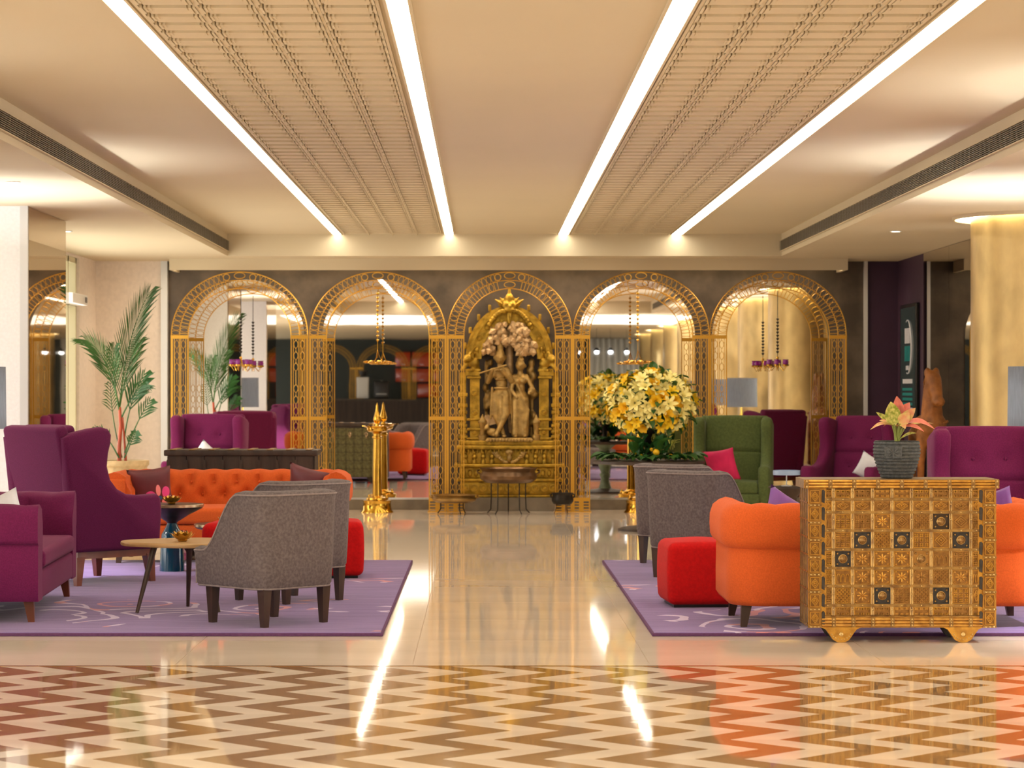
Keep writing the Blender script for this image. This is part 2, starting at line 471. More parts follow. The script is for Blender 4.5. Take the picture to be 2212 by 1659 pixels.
def rug_mat(name, off):
    m = bpy.data.materials.new(name); m.use_nodes = True
    nt = m.node_tree; b = nt.nodes['Principled BSDF']
    b.inputs['Roughness'].default_value = 0.95
    b.inputs['Specular IOR Level'].default_value = 0.1
    b.inputs['Sheen Weight'].default_value = 0.25
    tc = nt.nodes.new('ShaderNodeTexCoord')
    mp = nt.nodes.new('ShaderNodeMapping'); mp.inputs['Location'].default_value = off
    nt.links.new(tc.outputs['Object'], mp.inputs[0])
    # woven flower sprays: bands of a distorted voronoi
    n0 = nt.nodes.new('ShaderNodeTexNoise'); n0.inputs['Scale'].default_value = 1.1; n0.inputs['Detail'].default_value = 2
    nt.links.new(mp.outputs[0], n0.inputs['Vector'])
    mx = nt.nodes.new('ShaderNodeMixRGB'); mx.blend_type = 'ADD'; mx.inputs[0].default_value = 0.7
    nt.links.new(mp.outputs[0], mx.inputs[1]); nt.links.new(n0.outputs['Color'], mx.inputs[2])
    vo = nt.nodes.new('ShaderNodeTexVoronoi'); vo.inputs['Scale'].default_value = 1.5
    vo.feature = 'F1'
    nt.links.new(mx.outputs[0], vo.inputs['Vector'])
    wv = nt.nodes.new('ShaderNodeMath'); wv.operation = 'MULTIPLY'; wv.inputs[1].default_value = 26
    nt.links.new(vo.outputs['Distance'], wv.inputs[0])
    sn = nt.nodes.new('ShaderNodeMath'); sn.operation = 'SINE'; nt.links.new(wv.outputs[0], sn.inputs[0])
    n1 = nt.nodes.new('ShaderNodeTexNoise'); n1.inputs['Scale'].default_value = 0.55
    nt.links.new(mp.outputs[0], n1.inputs['Vector'])
    th = nt.nodes.new('ShaderNodeMath'); th.operation = 'GREATER_THAN'; th.inputs[1].default_value = 0.56
    nt.links.new(n1.outputs['Fac'], th.inputs[0])
    t2 = nt.nodes.new('ShaderNodeMath'); t2.operation = 'GREATER_THAN'; t2.inputs[1].default_value = 0.72
    nt.links.new(sn.outputs[0], t2.inputs[0])
    an = nt.nodes.new('ShaderNodeMath'); an.operation = 'MULTIPLY'
    nt.links.new(th.outputs[0], an.inputs[0]); nt.links.new(t2.outputs[0], an.inputs[1])
    n2 = nt.nodes.new('ShaderNodeTexNoise'); n2.inputs['Scale'].default_value = 3.0; n2.inputs['Detail'].default_value = 6
    mp2 = nt.nodes.new('ShaderNodeMapping'); mp2.inputs['Scale'].default_value = (0.6, 5, 1)
    nt.links.new(tc.outputs['Object'], mp2.inputs[0]); nt.links.new(mp2.outputs[0], n2.inputs['Vector'])
    cr = nt.nodes.new('ShaderNodeValToRGB')
    cr.color_ramp.elements[0].position = 0.3; cr.color_ramp.elements[0].color = (*rgb(104, 78, 130), 1)
    cr.color_ramp.elements[1].position = 0.75; cr.color_ramp.elements[1].color = (*rgb(130, 102, 158), 1)
    nt.links.new(n2.outputs['Fac'], cr.inputs[0])
    mot = nt.nodes.new('ShaderNodeMixRGB')
    mot.inputs[1].default_value = (*rgb(190, 172, 200), 1); mot.inputs[2].default_value = (*rgb(190, 120, 128), 1)
    t3 = nt.nodes.new('ShaderNodeMath'); t3.operation = 'GREATER_THAN'; t3.inputs[1].default_value = 0.58
    nt.links.new(n0.outputs['Fac'], t3.inputs[0]); nt.links.new(t3.outputs[0], mot.inputs[0])
    fin = nt.nodes.new('ShaderNodeMixRGB')
    nt.links.new(an.outputs[0], fin.inputs[0]); nt.links.new(cr.outputs[0], fin.inputs[1]); nt.links.new(mot.outputs[0], fin.inputs[2])
    nt.links.new(fin.outputs[0], b.inputs['Base Color'])
    nb = nt.nodes.new('ShaderNodeTexNoise'); nb.inputs['Scale'].default_value = 140
    nt.links.new(tc.outputs['Object'], nb.inputs['Vector'])
    bp = nt.nodes.new('ShaderNodeBump'); bp.inputs['Strength'].default_value = 0.4; bp.inputs['Distance'].default_value = 0.006
    nt.links.new(nb.outputs['Fac'], bp.inputs['Height']); nt.links.new(bp.outputs[0], b.inputs['Normal'])
    return m
M_RUG1 = rug_mat('violet_rug_a', (0.4, 0.6, 0))
M_RUG2 = rug_mat('violet_rug_b', (3.3, 1.2, 0))
M_RUGEDGE = fabric('rug_edge', rgb(92, 58, 92), 0.1, 0.1)

def pillow_mat(name, base, c1, c2, c3):
    """printed lotus: two round petals, a pointed bud and a dot, as flat print on the cushion"""
    m = mat(name, base, 0.45, var=0.12, scale=8, sheen=0.3)
    nt = m.node_tree; b = nt.nodes['Principled BSDF']
    src = b.inputs['Base Color'].links[0].from_socket
    tc = nt.nodes.new('ShaderNodeTexCoord')
    sep = nt.nodes.new('ShaderNodeSeparateXYZ'); nt.links.new(tc.outputs['Object'], sep.inputs[0])
    for (cx, cz, rx, rz, col) in ((-0.005, -0.03, 0.040, 0.036, c1), (0.118, -0.02, 0.030, 0.048, c1),
                                  (0.060, 0.005, 0.019, 0.046, c2), (0.067, -0.060, 0.018, 0.018, c3), (0.100, -0.100, 0.020, 0.030, c2)):
        q = []
        for so, cc, rr in ((sep.outputs[0], cx, rx), (sep.outputs[2], cz, rz)):
            a = nt.nodes.new('ShaderNodeMath'); a.operation = 'SUBTRACT'; a.inputs[1].default_value = cc; nt.links.new(so, a.inputs[0])
            d = nt.nodes.new('ShaderNodeMath'); d.operation = 'DIVIDE'; d.inputs[1].default_value = rr; nt.links.new(a.outputs[0], d.inputs[0])
            p = nt.nodes.new('ShaderNodeMath'); p.operation = 'MULTIPLY'; nt.links.new(d.outputs[0], p.inputs[0]); nt.links.new(d.outputs[0], p.inputs[1])
            q.append(p)
        s_ = nt.nodes.new('ShaderNodeMath'); s_.operation = 'ADD'; nt.links.new(q[0].outputs[0], s_.inputs[0]); nt.links.new(q[1].outputs[0], s_.inputs[1])
        l = nt.nodes.new('ShaderNodeMath'); l.operation = 'LESS_THAN'; l.inputs[1].default_value = 1.0; nt.links.new(s_.outputs[0], l.inputs[0])
        mx = nt.nodes.new('ShaderNodeMixRGB'); nt.links.new(l.outputs[0], mx.inputs[0]); nt.links.new(src, mx.inputs[1])
        mx.inputs[2].default_value = (*col, 1); src = mx.outputs[0]
    nt.links.new(src, b.inputs['Base Color'])
    return m
M_MAROONP = pillow_mat('maroon_silk_print', rgb(104, 52, 56), rgb(236, 84, 160), rgb(250, 160, 160), rgb(40, 110, 150))
M_VIOLETPRINT = pillow_mat('violet_silk_print', rgb(112, 62, 140), rgb(226, 60, 90), rgb(240, 110, 110), rgb(226, 60, 90))

# ------------------------------------------------------------------ the room
ZL, ZU = 2.867, 3.114              # lower and upper ceiling
XL, XR = -2.85, 3.31               # sides of the raised bay
YF, YE = 8.2, 26.88                # near and far end of the raised bay
YW = 28.05                         # far wall
YB = -17.0                         # wall behind the photographer

# floor: bed, marble slabs, zigzag inlay
fl = struct('floor', MB().box(-7.5, 9.0, YB, YW + 0.1, -0.1, -0.004), M_GROUT)
ZY = 12.19
slab = MB().box(-0.5985, 0.5985, -0.5985, 0.5985, -0.004, 0.0).mesh('tile', M_MARBLE, smooth=False)
nx = 14; ny = 13
for i in range(nx):
    for j in range(ny):
        place('tile', slab, fl, (-7.5 + 0.6 + i*1.2 - 0.06, ZY + 0.6 + j*1.2, 0))
mb = MB()
for i in range(nx):
    for j in range(20):
        x = -7.5 + 0.6 + i*1.2 - 0.06; y = YB + 0.6 + j*1.2
        if y + 0.6 < 6.4: mb.box(x-0.5985, x+0.5985, y-0.5985, y+0.5985, -0.004, 0)
mb.build('marble_paving', M_MARBLE, fl, smooth=False, kind='stuff')
PXZ, AMP, HALF = 0.379, 0.268, 0.2525
def zig_piece(w, d, mtl):
    """one parallelogram of inlay; d=+1 leans right going away"""
    g = 0.0006
    x0 = -AMP/2*d; x1 = AMP/2*d
    return MB().hexa([(x0+g,-HALF/2,-0.004),(x0+w-g,-HALF/2,-0.004),(x1+w-g,HALF/2,-0.004),(x1+g,HALF/2,-0.004)],
                     [(x0+g,-HALF/2,0),(x0+w-g,-HALF/2,0),(x1+w-g,HALF/2,0),(x1+g,HALF/2,0)]).mesh('inlay', mtl, smooth=False)
WD = 0.185
zm = {}
for nm, w, mtl in (('dark_inlay_tile', WD, M_ZDARK), ('light_inlay_tile', PXZ - WD, M_ZLIGHT)):
    for d in (1, -1): zm[(nm, d)] = zig_piece(w, d, mtl)
rest = {'dark_inlay_tile': MB(), 'light_inlay_tile': MB()}
# rows run from the far edge (a right-hand tip lies at Y=11.9) towards the camera
yr = 11.897 + HALF
rows = []
k = 0
while yr - HALF*k > 6.5:
    rows.append((yr - HALF*k - HALF/2, -1 if k % 2 else 1)); k += 1
# k=0 piece: between L row (far) and R row (near)
for ri, (yc, d) in enumerate(rows):
    lean = -1 if d == 1 else 1        # going away from the camera the first row leans left
    for bi in range(-22, 24):
        for nm, xo in (('dark_inlay_tile', 0.039), ('light_inlay_tile', 0.039 + WD)):
            x = xo + bi*PXZ + AMP/2
            vis = -2.9 < x < 3.1 and yc > 8.75
            if vis:
                place(nm, zm[(nm, lean)], fl, (x, yc, 0))
            elif -7.3 < x < 8.5:
                mbr = rest[nm]; mbr.M = Matrix.Translation((x, yc, 0))
                w = WD if nm[0] == 'd' else PXZ - WD
                x0 = -AMP/2*lean; x1 = -x0
                mbr.add([(x0,-HALF/2,0),(x0+w,-HALF/2,0),(x1+w,HALF/2,0),(x1,HALF/2,0)], [(0,1,2,3)])
rest['dark_inlay_tile'].build('dark_inlay_paving', M_ZDARK, fl, smooth=False, kind='stuff')
rest['light_inlay_tile'].build('light_inlay_paving', M_ZLIGHT, fl, smooth=False, kind='stuff')
MB().box(-7.5, 9, ZY - 0.035, ZY + 0.001, -0.003, 0.0006).build('border_strip', M_ZDARK, fl, smooth=False)

# ceiling: lower rim slabs around a raised bay
mb = MB()
mb.box(-7.5, XL, YB, YW, ZL, 3.6).box(XR, 9.0, YB, YW, ZL, 3.6)
mb.box(XL, XR, YE, YW, ZL, 3.6).box(XL, XR, YB, YF, ZL, 3.6)
mb.box(XL, XR, YF, YE, ZU, 3.6)
ceil = struct('ceiling', mb, M_CEIL)
struct('trim_1', MB().box(-3.567, 4.13, 27.42, 27.47, 2.738, ZL + 0.01).box(-3.567, -3.53, 27.47, YW, 2.738, ZL + 0.01).box(4.09, 4.13, 27.47, YW, 2.738, ZL + 0.01), M_CEIL)

# far wall: stone with the mirrors set in it, pale wall with the palm on the left, aubergine recess on the right
struct('wall_back', MB().box(-3.66, 4.41, YW, YW + 0.2, 0, ZL + 0.05), M_STONE)
struct('wall_back_left', MB().box(-4.6, -3.73, YW - 0.06, YW + 0.2, 0, ZL + 0.05), M_PINKWALL)
struct('trim_2', MB().box(-3.735, -3.66, YW - 0.09, YW + 0.2, 0, ZL + 0.02), M_TRIM)
struct('trim_3', MB().box(4.405, 4.445, YW - 0.06, YW + 0.2, 0, ZL + 0.02), M_TRIM)
struct('wall_back_right', MB().box(4.44, 5.0, YW - 0.03, YW + 0.2, 0, ZL + 0.05), M_PURPLEWALL)
struct('wall_right_recess', MB().box(4.80, 5.0, 26.33, YW, 0, ZL + 0.05), M_PURPLEWALL)
struct('trim_4', MB().box(-3.66, 4.41, 27.80, YW, 0.0, 0.118), M_STEP)
struct('wall_right_end', MB().box(5.0, 9.0, 22.0, 22.2, 0, ZL + 0.05), M_PURPLEWALL)
# left: corner wall with its tall window, then the projecting white pier
mb = MB()
mb.box(-4.75, -4.49, 26.85, YW, 0, ZL + 0.05).box(-4.75, -4.49, 21.0, 22.4, 0, ZL + 0.05)
mb.box(-4.75, -4.49, 22.4, 26.85, 2.84, ZL + 0.05).box(-4.75, -4.49, 22.4, 26.85, 0, 0.1)
struct('wall_left', mb, M_PINKWALL)
wn = struct('window_1', MB().box(-4.66, -4.65, 22.4, 26.85, 0.1, 2.84), M_WINDOW)
mb = MB()
for y in (22.43, 23.5, 24.6, 25.7, 26.30, 26.80):
    mb.box(-4.65, -4.52, y - 0.03, y + 0.03, 0.1, 2.84)
mb.box(-4.65, -4.52, 22.4, 26.85, 2.30, 2.36).box(-4.65, -4.52, 22.4, 26.85, 0.1, 0.16).box(-4.65, -4.52, 22.4, 26.85, 2.78, 2.84)
mb.build('window_frame', M_WINFRAME, wn, smooth=False)
struct('wall_left_pier', MB().box(-7.5, -3.69, 19.5, 21.28, 0, ZL + 0.05), M_WHITEWALL)
struct('wall_left_pier_near', MB().box(-7.5, -3.69, 13.3, 15.1, 0, ZL + 0.05), M_WHITEWALL)
struct('trim_5', MB().box(-3.735, -3.672, 19.47, 19.50, 0, ZL + 0.02), M_TRIM)
# glazed side walls of the hall
def glazed(name, win, x, y0, y1, sgn):
    mb = MB().box(min(x, x+sgn*0.2), max(x, x+sgn*0.2), y0, y1, 0, 0.12)
    mb.box(min(x, x+sgn*0.2), max(x, x+sgn*0.2), y0, y1, 2.5, ZL + 0.05)
    y = y0
    while y < y1:
        mb.box(min(x, x+sgn*0.2), max(x, x+sgn*0.2), y, min(y1, y + 0.35), 0.12, 2.5); y += 3.0
    struct(name, mb, M_PINKWALL)
    struct(win, MB().box(min(x+sgn*0.12, x+sgn*0.13), max(x+sgn*0.12, x+sgn*0.13), y0, y1, 0.12, 2.5), M_WINDOW)
glazed('wall_right', 'window_2', 8.9, YB, 22.0, 1)
glazed('wall_left_hall', 'window_3', -7.4, YB, 19.5, -1)
struct('wall_front', MB().box(-7.6, 9.1, YB - 0.2, YB, 0, ZL + 0.05), M_TEALWALL)
# ------------------------------------------------------------------ ceiling fittings
pos_words = ['leftmost', 'second from the left', 'second from the right', 'rightmost']
for i, (x0, x1) in enumerate(((-1.668, -1.582), (-0.428, -0.338), (0.830, 0.934), (2.086, 2.196))):
    t = thing('strip_light', 'long white ceiling light strip, the %s of the four' % pos_words[i], 'ceiling light',
              ((x0+x1)/2, (YF+YE)/2, ZU), 0, 'ceiling light strips')
    h = (x1-x0)/2; L = (YE-YF)/2 - 0.02
    n = 9
    for k in range(n):
        a = -L + 2*L*k/n
        MB().box(-h, h, a + 0.004, a + 2*L/n - 0.004, -0.012, -0.001).build('diffuser', M_STRIP, t, smooth=False)
    MB().box(-h-0.016, -h-0.002, -L, L, -0.016, -0.001).box(h+0.002, h+0.016, -L, L, -0.016, -0.001).build('frame', M_PANEL, t, smooth=False)

# pressed ceiling panels between the strips: four columns of tiles with stepped comb ends
def panel_tile(w, d):
    mb = MB()
    z = -0.014
    mb.hexa([(-w*0.40,-d*0.42,z-0.006),(w*0.40,-d*0.42,z-0.006),(w*0.40,d*0.42,z),(-w*0.40,d*0.42,z)],
            [(-w*0.40,-d*0.42,-0.002),(w*0.40,-d*0.42,-0.002),(w*0.40,d*0.42,-0.002),(-w*0.40,d*0.42,-0.002)])
    for s in (-1, 1):
        for k in range(3):
            cx = s*(0.475 - 0.075*k)*w; l = d*(0.46 - 0.12*k)
            mb.box(cx-w*0.022, cx+w*0.022, -d*0.46, -d*0.46+l*1.5, z-0.008, -0.002)
    return mb.mesh('panel_tile', M_PANEL, smooth=False)
TD = 0.2554
for i, (x0, x1) in enumerate(((-1.545, -0.472), (0.965, 2.045))):
    w = (x1-x0)/4
    t = thing('ceiling_panel', 'cream pressed ceiling panel between the two %s light strips' % ('left-hand' if i == 0 else 'right-hand'),
              'ceiling panel', ((x0+x1)/2, YF, ZU), 0, 'pressed ceiling panels')
    tm = panel_tile(w*0.93, TD)
    nrow = int((YE-YF-0.05)/TD)
    far = MB()
    src = tm
    for j in range(nrow):
        for c in range(4):
            x = -2*w + w*(c+0.5); y = TD*(j+0.5)
            if 7 <= j < 44:
                place('panel_tile', tm, t, (x, y, 0))
            else:
                far.M = Matrix.Translation((x, y, 0))
                far.add([v.co[:] for v in src.vertices], [tuple(p.vertices) for p in src.polygons])
    far.build('far_panel_tiles', M_PANEL, t, smooth=False, kind='stuff')
    for c in range(5):
        x = -2*w + w*c
        MB().box(x-0.007, x+0.007, 0.02, YE-YF-0.02, -0.018, -0.001).build('ridge', M_PANEL, t, smooth=False)

def vent(x, s, lab, sides):
    t = thing('ceiling_vent', lab, 'air vent', (x, 0, 2.977), 0, 'long air vents in the ceiling step')
    y0, y1 = 9.0, YE - 0.01
    h = 0.057
    a, b = (0.0005, 0.004) if s > 0 else (-0.004, -0.0005)
    MB().box(a, b, y0, y1, -h, h).build('backing', M_VENTDARK, t, smooth=False)
    a, b = (0.004, 0.022) if s > 0 else (-0.022, -0.004)
    for k in range(8):
        z = -h + 0.012 + (2*h-0.024)*k/7
        MB().box(a, b, y0, y1, z-0.0022, z+0.0022).build('louvre', M_VENT, t, smooth=False)
    y = y0
    dv = MB().box(a, b, 0, 0.006, -h, h).mesh('divider', M_VENT, smooth=False)
    while y < y1 - 0.05:
        place('divider', dv, t, (0, y, 0)); y += 0.16
    MB().box(min(a,b), max(a,b), y0, y1, h-0.002, h+0.006).box(min(a,b), max(a,b), y0, y1, -h-0.006, -h+0.002).build('frame', M_PANEL, t, smooth=False)
vent(XL, 1, 'long dark louvred air vent in the left-hand ceiling step', 1)
vent(XR, -1, 'long dark louvred air vent in the right-hand ceiling step', -1)

def downlight(x, y, lab, power=16):
    t = thing('downlight', lab, 'ceiling light', (x, y, ZL), 0, 'small recessed downlights')
    MB().lathe([(0.055, -0.001), (0.055, -0.006), (0.04, -0.008), (0.04, -0.001)], 20).build('rim', M_WHITEBOX, t)
    MB().lathe([(0.038, -0.002), (0.038, -0.005)], 20).build('lens', M_LAMPGLOW, t)
    d = bpy.data.lights.new('downlight_beam', 'SPOT'); d.energy = power; d.color = SOFT; d.spot_size = R(105); d.spot_blend = 0.8
    d.shadow_soft_size = 0.04
    o = bpy.data.objects.new('downlight_beam', d); C.objects.link(o); o.parent = t; o.location = (0, 0, -0.02)
DL = [(-3.35, 17.2, 'in the ceiling in front of the white pier'), (-3.9, 22.6, 'in the ceiling above the potted palm'),
      (3.85, 22.6, 'in the ceiling before the aubergine recess'), 
      (3.75, 14.9, 'in the ceiling over the tufted purple wing chair'), (-3.6, 13.2, 'in the ceiling over the purple two-seater')]
for i, (x, y, w) in enumerate(DL):
    downlight(x, y, 'small round recessed downlight ' + w, 30 if 26.9 < y else 45)
t = thing('pelmet_fill', 'added hidden fill light behind the cream pelmet above the arches', 'ceiling light', (0.28, 27.56, ZL))  # added out-of-sight light that brightens the shrine and arches
MB().box(-3.7, 3.7, -0.03, 0.03, -0.02, -0.002).build('casing', M_WHITEBOX, t, smooth=False)
d = bpy.data.lights.new('pelmet_fill_beam', 'AREA'); d.shape = 'RECTANGLE'; d.size = 7.4; d.size_y = 0.05; d.energy = 75; d.color = WARM
o = bpy.data.objects.new('pelmet_fill_beam', d); C.objects.link(o); o.parent = t; o.location = (0, 0, -0.024); o.rotation_euler = (R(-14), 0, 0)
# added glowing panels where the entrance fill sits (seen in the mirrors)
for i, x in enumerate((-2.6, 2.8)):
    t = thing('entrance_fill_panel', 'added flat warm fill panel in the entrance ceiling, mirrored on the %s' % ('left' if x < 0 else 'right'),
              'ceiling light', (x, 4.0, ZL), 0, 'entrance fill panels')
    MB().box(-1.5, 1.5, -3.5, 3.5, -0.012, -0.001).build('diffuser', mat('panel_glow_%d' % i, (1,1,1), 0.5, emit=SOFT, estr=0.5), t, smooth=False)

# ------------------------------------------------------------------ columns along the right
colm = None
for i in range(8):
    y = 20.65 - 4.19*i
    lab = ['gold-leaf round column behind the tufted purple wing chair', 'gold-leaf column seen in the mirror left of the nearest one',
           'third gold-leaf column in the row, seen in the mirrors', 'fourth gold-leaf column in the row, seen in the mirrors',
           'fifth gold-leaf column in the row, seen in the mirrors', 'sixth gold-leaf column in the row, seen in the mirrors',
           'seventh gold-leaf column in the row, seen in the mirrors', 'last gold-leaf column of the row, seen in the mirrors'][i]
    if colm is None:
        colm = thing('column', lab, 'column', (4.78, y, 0), 0, 'gold-leaf columns')
        MB().lathe([(0.62, 0.0), (0.62, 0.06), (0.61, 0.08), (0.61, ZL - 0.02)], 64).build('shaft', M_GOLDCOL, colm)
        MB().lathe([(0.63, ZL-0.004), (0.63, ZL-0.02), (0.74, ZL-0.02), (0.74, ZL-0.004)], 64, cap=False).build('cove_light', M_COVE, colm)
        MB().lathe([(0.745, ZL-0.001), (0.745, ZL-0.03), (0.765, ZL-0.03), (0.765, ZL-0.001)], 64, cap=False).build('cove_rim', M_PANEL, colm)
    else:
        dup(colm, (4.78, y, 0), 0.7*i, lab)

# ------------------------------------------------------------------ mirrors
def arch_outline(hw, zs, zt, z0, n=28):
    p = [(-hw, z0)]
    p = [(hw, z0)] 
    for k in range(n+1):
        a = PI*k/n
        p.append((hw*math.cos(a), zs + (zt-zs)*math.sin(a)))
    p.append((-hw, z0))
    return p
ACX = [(-2.755, 0.7755), (-1.196, 0.7755), (0.2925, 0.7105), (1.776, 0.7755), (3.32, 0.7755)]
ORD = ['first', 'second', 'third', 'fourth', 'fifth']
for i in (0, 1, 3, 4):
    cx, hw = ACX[i]
    o = MB().prism([(cx + x, z) for x, z in arch_outline(hw - 0.10, 1.99, 2.657, 0.12)], YW - 0.012, YW - 0.001, 'y').build('arched_mirror', M_MIRROR, None, smooth=False)
    tag(o, 'arched wall mirror behind the %s lattice arch from the left' % ORD[i], 'mirror', 'arched wall mirrors')
o = MB().box(-3.690, -3.676, 13.33, 15.07, 0.02, ZL - 0.005).build('pier_mirror', M_BRONZE, None, smooth=False)
tag(o, 'bronze-tinted mirror on the nearer white pier, outside the left edge', 'mirror')
o = MB().box(-3.690, -3.676, 19.53, 21.27, 0.02, ZL - 0.005).build('pier_mirror', M_BRONZE, None, smooth=False)
tag(o, 'tall bronze-tinted mirror on the side of the white pier', 'mirror')
t = thing('wall_mirror', 'tall grey mirror panels on the wall behind the wooden horse', 'mirror', (4.80, 24.1, 0))
for k in range(3):
    y0 = -2.1 + k*1.443
    MB().box(-0.012, -0.001, y0 + 0.002, y0 + 1.441, 0.02, ZL - 0.005).build('mirror_pane', M_GREYMIR, t, smooth=False)
struct('wall_right_mirror', MB().box(4.80, 5.0, 22.0, 26.33, 0, ZL + 0.05), M_PURPLEWALL)

# ------------------------------------------------------------------ lattice arches
YA = 27.28
def ring(mb, c, rx, rz, r, n=14, k=4, tilt=0.0):
    pts = []
    for i in range(n):
        a = 2*PI*i/n
        u, w = rx*math.cos(a), rz*math.sin(a)
        pts.append((c[0] + u*math.cos(tilt) - w*math.sin(tilt), c[1], c[2] + u*math.sin(tilt) + w*math.cos(tilt)))
    mb.tube(pts, r, k, closed=True)
ov = MB(); ring(ov, (0,0,0), 0.044, 0.025, 0.0036, 12)
OVAL = ov.mesh('oval', M_GILT)
ov = MB(); ring(ov, (0,0,0), 0.036, 0.036, 0.006, 16)
CIRC = ov.mesh('circle', M_GILT)
ov = MB(); ring(ov, (0,0,0), 0.062, 0.034, 0.006, 16)
KEYO = ov.mesh('keystone_oval', M_GILT)
BAR = MB().box(-0.043, 0.043, -0.004, 0.004, -0.0034, 0.0034).mesh('bar', M_GILT, smooth=False)

def chain_pts(mb, x, z0, z1):
    """column of linked pointed ovals: three ovals then a long link"""
    z = z1; i = 0
    w = 0.024
    while z > z0 + 0.02:
        if i % 4 == 3:
            zb = max(z0, z - 0.115)
            mb.tube([(x, 0, z), (x, 0, zb)], 0.0036, 4)
            z = zb
        else:
            zb = max(z0, z - 0.128)
            h = z - zb
            for s in (-1, 1):
                mb.tube([(x, 0, z), (x, 0, z - h*0.14), (x + s*w*0.9, 0, z - h*0.38), (x + s*w, 0, z - h*0.56), (x + s*w*0.75, 0, z - h*0.72), (x, 0, z - h*0.93), (x, 0, zb)], 0.0036, 4)
            z = zb
        i += 1
leg_cache = {}
def leg_meshes():
    if leg_cache: return leg_cache
    wd = 0.2
    mb = MB()
    for x, h in ((0.012, 0.011), (wd-0.007, 0.006)):
        mb.box(x-h, x+h, -0.011, 0.011, 0.0, 1.985)
    leg_cache['post'] = mb.mesh('post', M_GILT, smooth=False)
    mb = MB()
    for x in (0.040, 0.095, 0.112, 0.168):
        mb.box(x-0.0035, x+0.0035, -0.005, 0.005, 0.13, 1.965)
    leg_cache['upright_bars'] = mb.mesh('upright_bars', M_GILT, smooth=False)
    mb = MB()
    for x in (0.0675, 0.140):
        chain_pts(mb, x, 0.155, 1.04); chain_pts(mb, x, 1.075, 1.96)
    leg_cache['lattice'] = mb.mesh('lattice', M_GILT)
    leg_cache['rail'] = MB().box(0.0, wd, -0.013, 0.013, -0.02, 0.02).mesh('rail', M_GILT, smooth=False)
    mb = MB()
    mb.box(0.075, 0.125, -0.012, 0.012, 0.0, 0.13)
    for z in (0.03, 0.062, 0.094): mb.box(0.0, wd, -0.006, 0.006, z-0.006, z+0.006)
    mb.box(0.001, wd+0.012, -0.02, 0.02, 0.0, 0.014)
    leg_cache['foot'] = mb.mesh('foot', M_GILT, smooth=False)
    return leg_cache
def lattice_arch(cx, hw, label):
    t = thing('lattice_arch', label, 'arch screen', (cx, YA, 0), 0, 'gilt lattice arches')
    lm = leg_meshes()
    for s in (-1, 1):
        sc = (1, 1, 1) if s < 0 else (-1, 1, 1)
        for nm in ('post', 'upright_bars', 'lattice', 'foot'):
            place(nm, lm[nm], t, (s*hw, 0, 0), (0,0,0), sc)
        for z in (0.142, 1.057, 1.975):
            place('rail', lm['rail'], t, (s*hw, 0, z), (0,0,0), sc)
    zs, zt = 1.995, 2.715
    def P(a, off):
        return ((hw-off)*math.cos(a), 0.0, zs + (zt-zs-off)*math.sin(a))
    bands = {}
    for off, r, nm in ((0.006, 0.006, 'outer_band'), (0.10, 0.005, 'middle_band'), (0.195, 0.006, 'inner_band')):
        bands[nm] = MB().tube([P(PI*k/48, off) for k in range(49)], r, 5).build(nm, M_GILT, t)
    n = 38
    for k in range(n):
        a = PI*(k+0.5)/n
        if abs(a - PI/2) < 0.17: continue
        p = P(a, 0.053); q = P(a, 0.06)
        ang = math.atan2(q[2]-p[2], q[0]-p[0])
        if abs(abs(a - PI/2) - 0.205) < 0.03:
            place('circle', CIRC, bands['outer_band'], p); continue
        place('oval', OVAL, bands['outer_band'], p, (0, -ang, 0))
    n = 46
    for k in range(n):
        a = PI*(k+0.5)/n
        if abs(a - PI/2) < 0.22: continue
        p = P(a, 0.1475); q = P(a, 0.16)
        ang = math.atan2(q[2]-p[2], q[0]-p[0])
        if k % 8 == 4:
            place('oval', OVAL, bands['inner_band'], p, (0, -ang, 0))
        else:
            place('bar', BAR, bands['inner_band'], p, (0, -ang, 0))
    place('keystone_oval', KEYO, t, P(PI/2, 0.048)); place('keystone_oval', KEYO, t, P(PI/2, 0.150))
    return t
AN = ['lattice arch farthest left, with a purple-cupped chandelier', 'gilt lattice arch behind the tall brass lamp near the grey chairs', 'gilt lattice arch framing the golden shrine',
      'gilt lattice arch behind the yellow flowers', 'lattice arch farthest right, showing the gold columns']
for i, (cx, hw) in enumerate(ACX):
    lattice_arch(cx, hw, AN[i])

